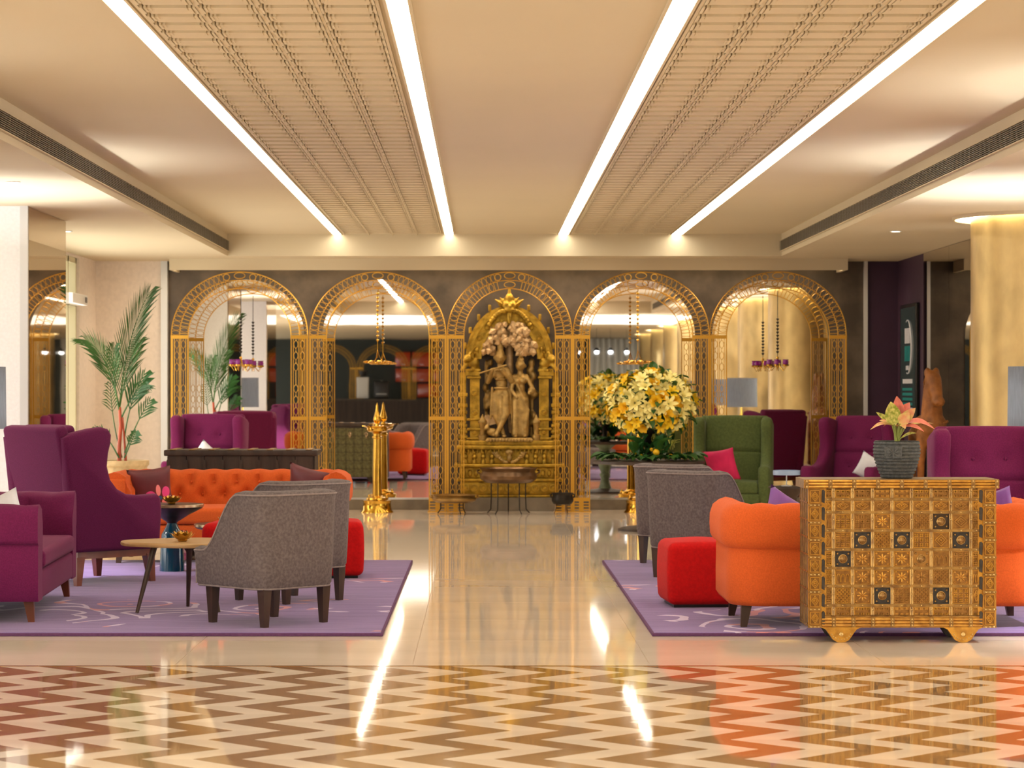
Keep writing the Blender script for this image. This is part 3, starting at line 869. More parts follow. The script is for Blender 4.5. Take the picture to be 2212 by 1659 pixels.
# ------------------------------------------------------------------ chandeliers in the mirrored arches
def chandelier(cx, kind, lab):
    t = thing('chandelier', lab, 'chandelier', (cx, YA + 0.04, 0), 0, 'small chandeliers in the arches')
    zb = 1.74
    if kind == 'purple':
        top, b0 = 2.5, 2.17
    else:
        top, b0 = 2.5, 2.46
    MB().tube([(0,0,zb), (0,0,top)], 0.004, 5).build('rod', M_IRON if kind == 'purple' else M_BRASS, t)
    bead = MB().lathe([(0.001,-0.014), (0.012,0.0), (0.019,0.010), (0.012,0.017), (0.001,0.012)], 10).mesh('bead', M_IRON if kind == 'purple' else M_BRASS)
    n = 11 if kind == 'purple' else 12
    for k in range(n):
        place('bead', bead, t, (0, 0, b0 - 0.037*k if kind == 'purple' else b0 - 0.048*k))
    m = M_BRASS
    if kind == 'purple':
        cup = MB().lathe([(0.012,0.0), (0.026,0.012), (0.030,0.034), (0.024,0.052), (0.030,0.064), (0.026,0.064), (0.02,0.05), (0.02,0.01)], 14).mesh('glass_cup', M_CHAINP)
        hol = MB().lathe([(0.006,-0.012), (0.030,0.0), (0.034,0.016), (0.027,0.018)], 14).mesh('cup_holder', M_BRASS)
        for k in range(6):
            a = 2*PI*k/6 + 0.3
            x, y = 0.105*math.cos(a), 0.105*math.sin(a)
            MB().tube([(0,0,zb+0.02), (x*0.3,y*0.3,zb-0.10), (x*0.75,y*0.75,zb-0.145), (x,y,zb-0.10)], 0.0035, 5).build('arm', m, t)
            place('cup_holder', hol, t, (x, y, zb-0.09)); place('glass_cup', cup, t, (x, y, zb-0.082))
        MB().ball((0,0,zb), 0.016).build('hub', m, t)
    else:
        MB().tube([(0.135*math.cos(2*PI*k/24), 0.135*math.sin(2*PI*k/24), zb-0.055) for k in range(24)], 0.006, 5, closed=True).build('hoop', m, t)
        for k in range(3):
            a = 2*PI*k/3
            x, y = 0.135*math.cos(a), 0.135*math.sin(a)
            MB().tube([(0,0,zb+0.09), (x*0.2,y*0.2,zb), (x*0.55,y*0.55,zb-0.045), (x,y,zb-0.055)], 0.004, 5).build('arm', m, t)
        lf = MB().lathe([(0.006,-0.012), (0.024,0.0), (0.033,0.012), (0.02,0.006)], 10).mesh('candle_leaf', M_BRASS)
        for k in range(9):
            a = 2*PI*k/9
            place('candle_leaf', lf, t, (0.14*math.cos(a), 0.14*math.sin(a), zb-0.05), (0, 0.3, a))
    return t
chandelier(-2.745, 'purple', 'small chandelier with purple glass cups hanging in the far left arch')
chandelier(-1.200, 'brass', 'slender brass leaf chandelier hanging in the second arch')
chandelier(1.740, 'brass', 'slender brass leaf chandelier hanging above the yellow flowers')
chandelier(3.32, 'purple', 'small chandelier with purple glass cups hanging in the far right arch')
# ------------------------------------------------------------------ golden shrine in the middle arch
def shrine():
    t = thing('shrine', 'golden carved shrine with two standing figures under a leafy canopy', 'shrine', (0.2925, 27.62, 0))
    G = M_SHRINE
    def sx(px): return (px - 1100)/190.0
    def sz(py): return 1.4 - (py - 838)/190.0
    MB().box(-0.56, 0.52, -0.17, 0.40, 0, 0.155).build('plinth', M_STEP, t, smooth=False)
    tiers = [(0.155, 0.185, 0.60, 0.15), (0.185, 0.335, 0.56, 0.10), (0.335, 0.37, 0.60, 0.13), (0.37, 0.50, 0.57, 0.09),
             (0.50, 0.535, 0.63, 0.16), (0.535, 0.70, 0.56, 0.06), (0.70, 0.745, 0.60, 0.13), (0.745, 0.80, 0.58, 0.08)]
    for z0, z1, hw, fr in tiers:
        MB().rbox((0, (0.40-fr)/2 + 0.0, (z0+z1)/2), (2*hw, 0.40+fr, z1-z0), min(0.012, (z1-z0)*0.3), 2).build('base_tier', G, t)
    disk = MB()
    disk.M = Matrix.Rotation(R(90), 4, 'X')
    disk.lathe([(0.047, 0.0), (0.047, 0.012), (0.036, 0.016), (0.034, 0.008), (0.02, 0.008), (0.016, 0.018), (0.004, 0.02)], 18)
    dm = disk.mesh('medallion', G)
    for k in range(11): place('medallion', dm, t, (-0.5 + 0.1*k, -0.10, 0.26))
    for k in range(11):
        if 4 <= k <= 6: continue
        x = -0.5 + 0.1*k
        MB().lathe([(0.026,0), (0.03,0.03), (0.018,0.05), (0.03,0.075), (0.022,0.10), (0.012,0.106), (0.02,0.125), (0.012,0.145), (0.003,0.158)], 10, (x, -0.085, 0.538)).build('figurine', G, t)
    fr = MB()
    for k in range(24):
        x = -0.56 + 1.12*k/23
        fr.lathe([(0.008,0), (0.012,-0.02), (0.004,-0.05)], 6, (x, -0.10, 0.70))
    fr.build('drop_fringe', G, t)
    # carved garland in front of the figurine row
    g = MB()
    for s in (-1, 1):
        for k in range(7):
            a = k/6
            g.ball((s*(0.03+0.115*a), -0.10, 0.555+0.10*a*a), (0.022, 0.015, 0.022), 8, 5)
        for k in range(5):
            g.ball((s*(0.13+0.012*k), -0.10, 0.61+0.014*k), (0.03, 0.012, 0.01), 8, 5)
    g.ball((0, -0.10, 0.67), (0.045, 0.02, 0.035), 10, 6); g.ball((0, -0.11, 0.60), (0.028, 0.02, 0.045), 10, 6)
    g.build('garland', M_STATUE, t)
    # band of relief on the lower tier
    g = MB()
    for k in range(16):
        g.ball((-0.52 + 1.04*k/15, -0.095, 0.43), (0.026, 0.014, 0.04), 8, 5)
    g.build('relief_band', G, t)
    # back plate of the niche
    MB().prism([(x, z) for x, z in arch_outline(0.47, 1.73, 2.33, 0.75)], 0.28, 0.34, 'y').build('back_plate', M_STONE, t, smooth=False)
    # side pillars with stepped brackets
    for s in (-1, 1):
        p = MB()
        x = s*0.395
        p.box(x-0.055, x+0.055, 0.02, 0.13, 0.80, 1.62)
        for z in (0.82, 0.93, 1.04, 1.52, 1.60): p.rbox((x + s*0.01, 0.07, z), (0.16, 0.17, 0.03), 0.01, 2)
        p.build('pillar', G, t)
        q = MB()
        x2 = s*0.53
        for z in (0.84, 0.90, 0.97, 1.04, 1.12, 1.20, 1.32): q.rbox((x2, 0.1, z), (0.11 - 0.01*((int(z*100)) % 3), 0.14, 0.045), 0.012, 2)
        q.box(x2-0.035, x2+0.035, 0.05, 0.16, 0.80, 1.58)
        q.build('outer_pillar', G, t)
        for z in (0.90, 1.12, 1.34): 
            rm = place('medallion', dm, t, (x, 0.02, z), (0,0,0), (0.75, 1, 0.75))
        MB().box(x-0.08+s*0.03, x+0.08+s*0.03, -0.01, 0.14, 1.54, 1.62).build('capital', G, t, smooth=False)
        # lion heads leaning outwards on the capitals
        hull('bracket_beast', [((s*0.41, 0.03, 1.68), (0.075, 0.07, 0.06)), ((s*0.47, -0.02, 1.74), (0.055, 0.05, 0.05)),
             ((s*0.50, -0.05, 1.72), (0.035, 0.04, 0.028)), ((s*0.36, 0.05, 1.77), 0.05), ((s*0.37, 0.03, 1.84), 0.035), ((s*0.445, 0.0, 1.80), 0.022),
             ((s*0.36,0.05,1.62),(s*0.44,-0.03,1.60),0.03,0.022), ((s*0.50,-0.02,1.66),(s*0.54,-0.04,1.60),0.03,0.018)], t, G, 0.012)
        l = MB()
        # candle post and small pagoda beside the figures
        l.lathe([(0.05,0.80), (0.05,0.86), (0.03,0.87), (0.035,0.98), (0.05,1.0), (0.05,1.02), (0.028,1.05), (0.004,1.10)], 12, (s*0.305, 0.0, 0.0))
        l.build('shrine_post', M_STATUE, t)
    # arch band (torana): concentric mouldings
    def arc(r_in, r_out, y0, y1, nm, n=40):
        mb = MB()
        zc = 1.73
        def P(u, v):
            a = PI*u
            c = [(r_in, y1), (r_in, y0), (r_out, y0), (r_out, y1)]
            j = int(round(v*4)) % 4
            r, y = c[j]
            return (r*math.cos(a), y, zc + r*1.22*math.sin(a))
        mb.grid(P, n, 4)
        return mb.build(nm, G, t)
    arc(0.32, 0.355, 0.0, 0.25, 'inner_moulding'); arc(0.355, 0.43, 0.04, 0.26, 'arch_band'); arc(0.43, 0.465, 0.0, 0.26, 'outer_moulding')
    arc(0.465, 0.50, 0.06, 0.26, 'rim_moulding')
    for k in range(9):
        a = PI*(k+0.5)/9
        place('medallion', dm, t, (0.393*math.cos(a), 0.035, 1.73+0.393*1.22*math.sin(a)), (0,0,0), (0.65, 1, 0.65), label=None)
    for k in range(10):
        a = PI*(k+0.8)/10.6
        if abs(a-PI/2) < 0.3: continue
        mb = MB(); mb.rbox((0.52*math.cos(a), 0.12, 1.73+0.55*1.18*math.sin(a)), (0.035, 0.05, 0.075), 0.01, 2)
        mb.build('finial', G, t)
    # crest: guardian face in a spray of leaves
    g = MB()
    zc = 2.34
    for s in (-1, 1):
        for k in range(8):
            a = R(8 + 20*k); L = 0.15 + 0.03*math.sin(k*2.1)
            g.M = Matrix.Translation((s*0.02, -0.01, zc-0.02)) @ Matrix.Rotation(-s*(PI/2-a), 4, 'Y')
            g.add([(-0.02,0,0), (0,-0.03,L*0.4), (0.02,0,0), (-0.03,0,L*0.55), (0.03,0,L*0.55), (0,-0.01,L)],
                  [(0,1,3), (1,2,4), (3,1,5), (1,4,5)])
    g.M = Matrix.Identity(4)
    for s in (-1, 1):
        for k in range(9):
            g.ball((s*(0.05+0.022*k), -0.03+0.004*k, zc-0.06-0.006*k*k*0.4), (0.03, 0.022, 0.028), 8, 5)
    g.build('crest_leaves', G, t)
    hull('crest_face', [((0,-0.02,zc), (0.085,0.05,0.06)), ((-0.035,-0.065,zc+0.02), 0.018), ((0.035,-0.065,zc+0.02), 0.018), ((0,-0.075,zc-0.01), 0.02),
         ((0,-0.05,zc-0.05), (0.06,0.035,0.025)), ((0,-0.02,zc+0.09), (0.05,0.04,0.05)), ((0,-0.02,zc+0.155), (0.02,0.02,0.05)), ((0,-0.03,zc-0.13), (0.03,0.03,0.09)),
         ((-0.08,0,zc+0.05), 0.035), ((0.08,0,zc+0.05), 0.035)], t, G, 0.011)
    # tree of carved leaves over the figures
    rnd = random.Random(4)
    pet = MB()
    pet.add([(0,0,-0.034), (-0.026,-0.008,0), (0,-0.022,0.004), (0.026,-0.008,0), (0,-0.004,0.036), (-0.02,-0.004,0.02), (0.02,-0.004,0.02)],
            [(0,2,1), (0,3,2), (1,2,5), (2,3,6), (5,2,4), (2,6,4)])
    pm = pet.mesh('carved_leaf', M_FOLIAGEGOLD)
    cnt = 0
    for k in range(900):
        if cnt >= 190: break
        a = rnd.uniform(0.05, PI-0.05); r = rnd.uniform(0.10, 0.30)
        x = r*math.cos(a); z = 1.78 + r*1.25*math.sin(a)
        if z < 1.90 and abs(x+0.105) < 0.07: continue
        place('carved_leaf', pm, t, (x, 0.0 + rnd.uniform(-0.05, 0.09), z), (rnd.uniform(-0.4, 0.5), rnd.uniform(-1.2, 1.2), rnd.uniform(-0.5, 0.5)), (1.45,)*3)
        cnt += 1
    hull('tree_crown', [((x*0.20, 0.14, 1.96+0.05*((i*7) % 3)), (0.11, 0.06, 0.09)) for i, x in enumerate((-1, -0.4, 0.3, 0.9))] +
         [((0.02,0.16,0.9), (0.0,0.16,1.95), 0.035, 0.05), ((0.05,0.14,2.08), (0.12,0.06,0.06))], t, M_FOLIAGEGOLD, 0.02)
    # carved scenery behind and beside the figures
    sc = []
    for k in range(26):
        s = -1 if k % 2 else 1
        sc.append(((s*rnd.uniform(0.20, 0.31), 0.14, rnd.uniform(0.86, 1.7)), (rnd.uniform(0.03, 0.05), 0.05, rnd.uniform(0.03, 0.06))))
    for s in (-1, 1): sc.append(((s*0.26, 0.16, 0.84), (s*0.26, 0.16, 1.70), 0.025, 0.025))
    sc.append(((-0.26, 0.17, 1.3), (0.26, 0.17, 1.3), 0.022, 0.022))
    hull('carved_thicket', sc, t, M_STATUE, 0.013)
    # flute player: left knee crossed, weight on one leg, arms lifted to the flute at his right
    a = -0.105
    hull('flute_player', [
        ((a,0.0,1.745), (0.062,0.06,0.075)), ((a,0.0,1.80), (0.05,0.05,0.04)), ((a,0.0,1.86), (0.036,0.036,0.06)), ((a,0.0,1.91), (0.016,0.016,0.045)),
        ((a,-0.06,1.74), (0.012,0.016,0.02)), ((a,-0.048,1.712), (0.022,0.014,0.008)), ((a-0.028,-0.05,1.752), 0.010), ((a+0.028,-0.05,1.752), 0.010),
        ((a-0.065,0.01,1.745), (0.014,0.02,0.026)), ((a+0.065,0.01,1.745), (0.014,0.02,0.026)),
        ((a,0.01,1.69), (a+0.005,0.01,1.62), 0.032, 0.04), ((a-0.075,0.01,1.595), (a+0.075,0.01,1.60), 0.042, 0.042),
        ((a,0.0,1.56), (0.092,0.058,0.075)), ((a+0.012,0.0,1.46), (0.068,0.05,0.08)), ((a+0.02,0.0,1.36), (0.088,0.06,0.065)),
        ((a-0.09,0.0,1.59), (a-0.135,-0.03,1.47), 0.036, 0.029), ((a-0.135,-0.03,1.47), (a-0.10,-0.11,1.585), 0.029, 0.022), ((a-0.095,-0.12,1.60), (0.026,0.02,0.026)),
        ((a+0.09,0.0,1.59), (a+0.13,-0.04,1.475), 0.036, 0.029), ((a+0.13,-0.04,1.475), (a+0.02,-0.12,1.60), 0.029, 0.022), ((a+0.01,-0.125,1.61), (0.026,0.02,0.024)),
        ((a-0.02,0.0,1.33), (a-0.045,-0.02,1.09), 0.062, 0.045), ((a-0.045,-0.02,1.09), (a+0.035,-0.03,0.87), 0.044, 0.026), ((a+0.045,-0.07,0.85), (0.03,0.055,0.02)),
        ((a+0.055,0.0,1.33), (a+0.065,-0.05,1.10), 0.062, 0.045), ((a+0.065,-0.05,1.10), (a-0.03,-0.07,0.90), 0.042, 0.026), ((a-0.045,-0.09,0.87), (0.028,0.03,0.035)),
        ((a+0.015,-0.05,1.30), (a+0.01,-0.07,1.05), 0.022, 0.014), ((a-0.09,-0.02,1.40), (a-0.11,-0.02,1.05), 0.016, 0.014), ((a+0.115,-0.02,1.42), (a+0.135,-0.02,1.0), 0.016, 0.012),
        ((a,-0.055,1.50), (0.07,0.02,0.012)), ((a+0.01,-0.06,1.40), (0.09,0.02,0.015)), ((a,-0.05,1.60), (0.06,0.03,0.014))], t, M_STATUE, 0.0085, 1)
    MB().tube([(a-0.24, -0.14, 1.565), (a+0.07, -0.135, 1.66)], 0.009, 8).build('flute', M_STATUE, t)
    b = 0.125
    hull('companion', [
        ((b,0.0,1.66), (0.056,0.055,0.068)), ((b+0.005,0.02,1.72), (0.045,0.045,0.04)), ((b+0.01,0.03,1.77), (0.026,0.026,0.04)), ((b-0.005,-0.05,1.655), (0.011,0.014,0.017)),
        ((b-0.005,-0.045,1.63), (0.018,0.012,0.007)), ((b-0.026,-0.045,1.668), 0.009), ((b+0.022,-0.047,1.668), 0.009), ((b+0.06,0.02,1.65), (0.013,0.018,0.024)),
        ((b,0.01,1.61), (b,0.01,1.55), 0.028, 0.034), ((b-0.065,0.01,1.525), (b+0.065,0.01,1.525), 0.036, 0.036),
        ((b,0.0,1.49), (0.08,0.055,0.06)), ((b-0.032,-0.045,1.48), 0.034), ((b+0.034,-0.045,1.48), 0.034), ((b,0.0,1.40), (0.056,0.045,0.07)), ((b,0.0,1.30), (0.09,0.06,0.075)),
        ((b-0.075,0.0,1.52), (b-0.105,-0.04,1.38), 0.03, 0.025), ((b-0.105,-0.04,1.38), (b-0.05,-0.09,1.30), 0.025, 0.018), ((b-0.04,-0.095,1.29), (0.02,0.018,0.024)),
        ((b+0.075,0.0,1.52), (b+0.135,-0.02,1.41), 0.03, 0.025), ((b+0.135,-0.02,1.41), (b+0.10,-0.08,1.34), 0.025, 0.02), ((b+0.13,-0.05,1.37), (0.045,0.04,0.05)),
        ((b-0.035,0.0,1.26), (b-0.055,-0.01,0.88), 0.07, 0.05), ((b+0.035,0.0,1.26), (b+0.05,-0.01,0.88), 0.07, 0.052), ((b,0.01,1.2), (b,0.01,0.88), 0.075, 0.06),
        ((b-0.055,-0.05,0.85), (0.028,0.05,0.018)), ((b+0.05,-0.05,0.85), (0.028,0.05,0.018)),
        ((b-0.06,-0.04,1.50), (b+0.09,-0.05,1.15), 0.02, 0.016), ((b+0.09,-0.05,1.15), (b+0.06,-0.05,0.95), 0.018, 0.02)], t, M_STATUE, 0.0085, 1)
    # small animals and lotus base at the feet
    MB().rbox((0.0, 0.02, 0.815), (0.52, 0.26, 0.035), 0.012, 2).build('figure_base', M_STATUE, t)
    hull('kneeling_cow', [((-0.20,-0.06,0.90), (0.06,0.035,0.045)), ((-0.255,-0.08,0.95), (0.03,0.026,0.034)), ((-0.275,-0.10,0.935), 0.018), ((-0.24,-0.08,0.985), (0.012,0.01,0.02)), ((-0.16,-0.07,0.86), (0.05,0.03,0.02))], t, M_STATUE, 0.009)
    fan = MB()
    for k in range(9):
        aa = R(20 + 17.5*k)
        fan.M = Matrix.Translation((-0.24, 0.0, 0.98)) @ Matrix.Rotation(PI/2 - aa, 4, 'Y')
        fan.add([(-0.012,0,0), (0.012,0,0), (0.02,-0.01,0.09), (0,-0.015,0.12), (-0.02,-0.01,0.09)], [(0,1,2,3,4)])
    fan.build('peacock_tail', M_FOLIAGEGOLD, t)
    pt = MB()
    for k in range(15):
        pt.ball((-0.25+0.5*k/14, -0.115, 0.805), (0.02, 0.012, 0.022), 8, 5)
    pt.build('lotus_rim', M_STATUE, t)
    return t
shrine()

# ------------------------------------------------------------------ brass standing lamps
def brass_lamp(loc, lab):
    t = thing('oil_lamp', lab, 'lamp', loc, 0, 'tall brass oil lamps')
    MB().lathe([(0.185,0.0), (0.182,0.012), (0.165,0.03), (0.155,0.11), (0.16,0.125), (0.16,0.135), (0.125,0.145), (0.118,0.165), (0.07,0.175), (0.05,0.195)], 40).build('base', M_BRASS, t)
    for k in range(3):
        a = 2*PI*k/3 + 2.5
        MB().lathe([(0.022,0), (0.024,0.012), (0.012,0.025), (0.01,0.045), (0.002,0.05)], 12, (0.115*math.cos(a), 0.115*math.sin(a), 0.148)).build('knob', M_BRASS, t)
    MB().lathe([(0.054,0.19), (0.05,0.3), (0.045,0.75), (0.044,0.83), (0.056,0.84), (0.056,0.855), (0.045,0.86), (0.045,0.885), (0.058,0.893), (0.05,0.905)], 28).build('shaft', M_BRASS, t)
    MB().lathe([(0.05,0.90), (0.09,0.905), (0.112,0.915), (0.118,0.94), (0.118,0.952), (0.148,0.962), (0.15,0.974), (0.138,0.974), (0.12,0.962), (0.03,0.96)], 36).build('dish', M_BRASS, t)
    for k in range(5):
        a = 2*PI*k/5 + 0.2
        c, s = math.cos(a), math.sin(a)
        MB().hexa([(0.12*c-0.02*s,0.12*s+0.02*c,0.955),(0.12*c+0.02*s,0.12*s-0.02*c,0.955),(0.185*c+0.008*s,0.185*s-0.008*c,0.968),(0.185*c-0.008*s,0.185*s+0.008*c,0.968)],
                  [(0.12*c-0.02*s,0.12*s+0.02*c,0.97),(0.12*c+0.02*s,0.12*s-0.02*c,0.97),(0.185*c+0.008*s,0.185*s-0.008*c,0.977),(0.185*c-0.008*s,0.185*s+0.008*c,0.977)]).build('wick_spout', M_BRASS, t, smooth=False)
    MB().lathe([(0.03,0.955), (0.022,0.98), (0.022,1.0), (0.04,1.02), (0.046,1.045), (0.035,1.08), (0.02,1.14), (0.013,1.18), (0.014,1.195), (0.008,1.215), (0.001,1.235)], 24).build('finial', M_BRASS, t)
    return t
L1 = brass_lamp((-1.2, 27.2, 0), 'tall brass oil lamp standing before the second arch mirror')
dup(L1, (1.76, 27.2, 0), 0.5, 'tall brass oil lamp half hidden behind the flower table')

# ------------------------------------------------------------------ bronze bowls before the shrine
def urli(loc, r, h, zrim, legs, m, lab, stand):
    t = thing('bronze_bowl', lab, 'bowl', loc, 0, 'bronze bowls before the shrine')
    z0 = zrim - h
    MB().lathe([(r*0.35, z0), (r*0.8, z0+h*0.05), (r*0.96, z0+h*0.28), (r*0.98, z0+h*0.5), (r*0.9, z0+h*0.78), (r*0.93, z0+h*0.88), (r*1.0, z0+h), (r*0.97, z0+h*1.0), (r*0.86, z0+h*0.8), (r*0.9, z0+h*0.45), (r*0.7, z0+h*0.15)], 40).build('bowl', m, t)
    for s in (-1, 1):
        mb = MB(); mb.tube([(s*(r*0.95), -0.02, z0+h*0.6), (s*(r*1.05), -0.02, z0+h*0.7), (s*(r*1.07), 0, z0+h*0.82), (s*(r*1.0), 0.02, z0+h*0.85)], 0.010, 6); mb.build('handle', m, t)
    st = bpy.data.objects.new('stand_anchor', None) if False else t
    for k in range(legs):
        a = 2*PI*k/legs + (0.31 if legs == 5 else 0.9)
        x, y = math.cos(a), math.sin(a)
        rr = r*0.62
        MB().tube([(rr*x, rr*y, z0+h*0.12), (rr*x, rr*y, z0*0.5), (rr*1.03*x, rr*1.03*y, 0.05), (rr*1.22*x, rr*1.22*y, 0.006)], 0.0075, 6).build('leg', stand, t)
    MB().tube([(r*0.63*math.cos(2*PI*k/24), r*0.63*math.sin(2*PI*k/24), z0+0.012) for k in range(24)], 0.008, 6, closed=True).build('hoop', stand, t)
    return t
urli((0.275, 26.9, 0), 0.325, 0.17, 0.51, 5, M_BRONZEBOWL, 'wide dark bronze bowl on a tall thin-legged stand before the shrine', M_IRON)
urli((-0.325, 26.85, 0), 0.25, 0.09, 0.215, 3, mat('old_brass', rgb(150, 120, 70), 0.35, metal=0.8, var=0.2), 'shallow brass bowl on a low tripod left of the shrine', M_IRON)
urli((0.875, 26.85, 0), 0.125, 0.13, 0.235, 3, M_IRON, 'small black bowl on a tripod right of the shrine', M_BRONZEBOWL)
# ------------------------------------------------------------------ rugs
def rug(x0, x1, y0, y1, m, lab):
    t = thing('rug', lab, 'rug', ((x0+x1)/2, (y0+y1)/2, 0), 0, 'violet rugs')
    a = (x1-x0)/2; b = (y1-y0)/2
    MB().rbox((0,0,0.011), (2*a-0.02, 2*b-0.02, 0.020), 0.008, 2).build('pile', m, t)
    MB().box(-a, a, -b, -b+0.012, 0.001, 0.018).box(-a, a, b-0.012, b, 0.001, 0.018).box(-a, -a+0.012, -b+0.012, b-0.012, 0.001, 0.018).box(a-0.012, a, -b+0.012, b-0.012, 0.001, 0.018).build('binding', M_RUGEDGE, t, smooth=False)
    return t
rug(-3.62, -0.57, 13.62, 19.4, M_RUG1, 'violet rug with pale woven sprays under the left seating group')
rug(0.95, 4.12, 13.62, 19.4, M_RUG2, 'violet rug with pale woven sprays under the right seating group')
ZR = 0.021

# ------------------------------------------------------------------ seating builders (local: +X is the front, +Y the left)
def legs_on(t, pts, z1, w0, w1, m, splay=0.0):
    for x, y in pts:
        MB().leg(x, y, 0.0, z1, w0, w1, splay*(1 if x > 0 else -1), splay*(1 if y > 0 else -1)).build('leg', m, t, smooth=False)

def u_path(w, xf, xb, rc, n=8, m=10):
    """outer contour from the front of the left arm round the back to the front of the right arm"""
    p = []
    y = w/2
    for i in range(m): p.append((xf + (xb+rc-xf)*i/m, y, 0, 1))
    for i in range(n+1):
        a = PI/2 + PI/2*i/n
        p.append((xb+rc+rc*math.cos(a), y-rc+rc*math.sin(a), math.cos(a), math.sin(a)))
    k = max(m, int(w/0.03))
    for i in range(1, k): p.append((xb, y-rc - (w-2*rc)*i/k, -1, 0))
    for i in range(n+1):
        a = PI + PI/2*i/n
        p.append((xb+rc+rc*math.cos(a), -y+rc+rc*math.sin(a), math.cos(a), math.sin(a)))
    for i in range(1, m+1): p.append((xb+rc + (xf-xb-rc)*i/m, -y, 0, -1))
    s = 0; out = []
    for i, q in enumerate(p):
        if i: s += math.hypot(q[0]-p[i-1][0], q[1]-p[i-1][1])
        out.append((*q, s))
    return out
def wall_sweep(path, prof, i0, i1):
    """mesh of the swept upholstered wall between two path indices; prof(point)->[(inset, z), ...] closed ring"""
    mb = MB(); vs = []; fs = []
    n = None
    for i in range(i0, i1+1):
        x, y, nx_, ny_, s = path[i]
        pr = prof(path[i]); n = len(pr)
        for off, z in pr: vs.append((x - nx_*off, y - ny_*off, z))
    for i in range(i1-i0):
        for k in range(n):
            l = (k+1) % n
            fs.append((i*n+k, (i+1)*n+k, (i+1)*n+l, i*n+l))
    fs.append(tuple(range(n))); fs.append(tuple(reversed([(i1-i0)*n + k for k in range(n)])))
    return mb.add(vs, fs)

def tuft(s, z, rows, pitch, amp):
    """soft diamond tufting: how far the face sinks at path length s and height z"""
    d = 0.0
    for j, zr in enumerate(rows):
        off = 0.5*pitch if j % 2 else 0.0
        u = (s - off)/pitch
        du = (u - round(u))*pitch
        r2 = du*du + (z-zr)**2
        d += amp*math.exp(-r2/(0.040**2)) + 0.45*amp*math.exp(-(du/0.016)**2)*math.exp(-((z-zr-0.07)/0.06)**2)
    return d

def chesterfield(name, lab, cat, loc, rot, w, d, m, legm, roll, rows, pitch, group=None, h=0.71, z0=0.125, thick=0.19, cushions=1, zs=0.43):
    t = thing(name, lab, cat, loc, rot, group)
    xb, xf = -d/2, d/2
    path = u_path(w, xf-0.02, xb, 0.22 if roll else 0.10)
    if not roll: pass
    def prof(p):
        s = p[4]
        pr = []
        if roll:
            pr += [(0.02, z0), (0.0, z0+0.03), (0.0, 0.30), (0.004, 0.42), (0.012, 0.452), (-0.018, 0.468), (-0.034, 0.50), (-0.038, 0.56), (-0.036, 0.62), (-0.018, h-0.035), (0.02, h-0.006)]
        else:
            pr += [(0.015, z0), (0.0, z0+0.03), (0.0, 0.44), (0.008, 0.458), (-0.012, 0.468), (-0.018, 0.49), (-0.018, h-0.06), (-0.005, h-0.02), (0.03, h)]
        sc = 0.012*abs(math.cos(PI*s/pitch)) if rows else 0.0
        pr += [(0.06, h-0.004+sc), (0.10, h-0.012+sc)]
        for k in range(9):
            z = h-0.03 - (h-0.03-(zs-0.06))*k/8
            base = thick - 0.035*math.exp(-((z-h+0.03)/0.05)**2) + 0.012*math.sin(PI*(z-0.4)/(h-0.4))
            pr.append((base - tuft(s, z, rows, pitch, 0.062), z))
        pr += [(thick, z0)]
        return pr
    n = len(path)
    ia = next(i for i in range(n) if path[i][3] < 0.72)
    ib = n - 1 - ia
    wall_sweep(path, prof, 0, ia).build('arm', m, t, sharp=60)
    bk = wall_sweep(path, prof, ia, ib).build('backrest', m, t, sharp=60)
    wall_sweep(path, prof, ib, n-1).build('arm', m, t, sharp=60)
    # buttons
    bt = MB().ball((0,0,0), (0.011, 0.011, 0.011), 8, 5).mesh('button', m)
    S_ = path[-1][4]
    for j, zr in enumerate(rows):
        k = 0
        while True:
            s = k*pitch + (0.5*pitch if j % 2 else 0)
            if s > S_: break
            i = min(range(n), key=lambda q: abs(path[q][4]-s))
            x, y, a, b, _ = path[i]
            if s > 0.05 and s < S_-0.05:
                place('button', bt, bk, (x - a*(thick-0.030), y - b*(thick-0.030), zr))
            k += 1
    if roll:
        for s in (-1, 1):   # scroll panel on the front of each arm
            y = s*(w/2-0.078)
            o = MB().rbox((xf-0.012, y, (z0+h)/2-0.01), (0.045, 0.15, h-z0-0.07), 0.02, 3).build('arm_front', m, t)
    MB().rbox((0.03, 0, (z0+0.30)/2), (d-0.10, w-2*thick+0.03, 0.30-z0), 0.025, 3).build('seat_base', m, t)
    cw = (w-2*thick+0.01)/cushions
    for k in range(cushions):
        y = -(w-2*thick)/2 + cw*(k+0.5) - 0.005
        def puff(p, nn):
            if p[2] > 0: p[2] += 0.018*max(0, 1-(2*p[0]/(d-thick))**2)*max(0, 1-(2*p[1]/cw)**2)
            return p
        MB().rbox((thick/2+0.005, y, (zs+0.305)/2), (d-thick-0.02, cw-0.01, zs-0.305), 0.035, 3, (6, 8, 1), puff).build('seat_cushion', m, t)
    legs_on(t, [(xf-0.09, w/2-0.11), (xf-0.09, -w/2+0.11), (xb+0.12, w/2-0.11), (xb+0.12, -w/2+0.11)], z0+0.02, 0.018, 0.032, legm, 0.02)
    return t

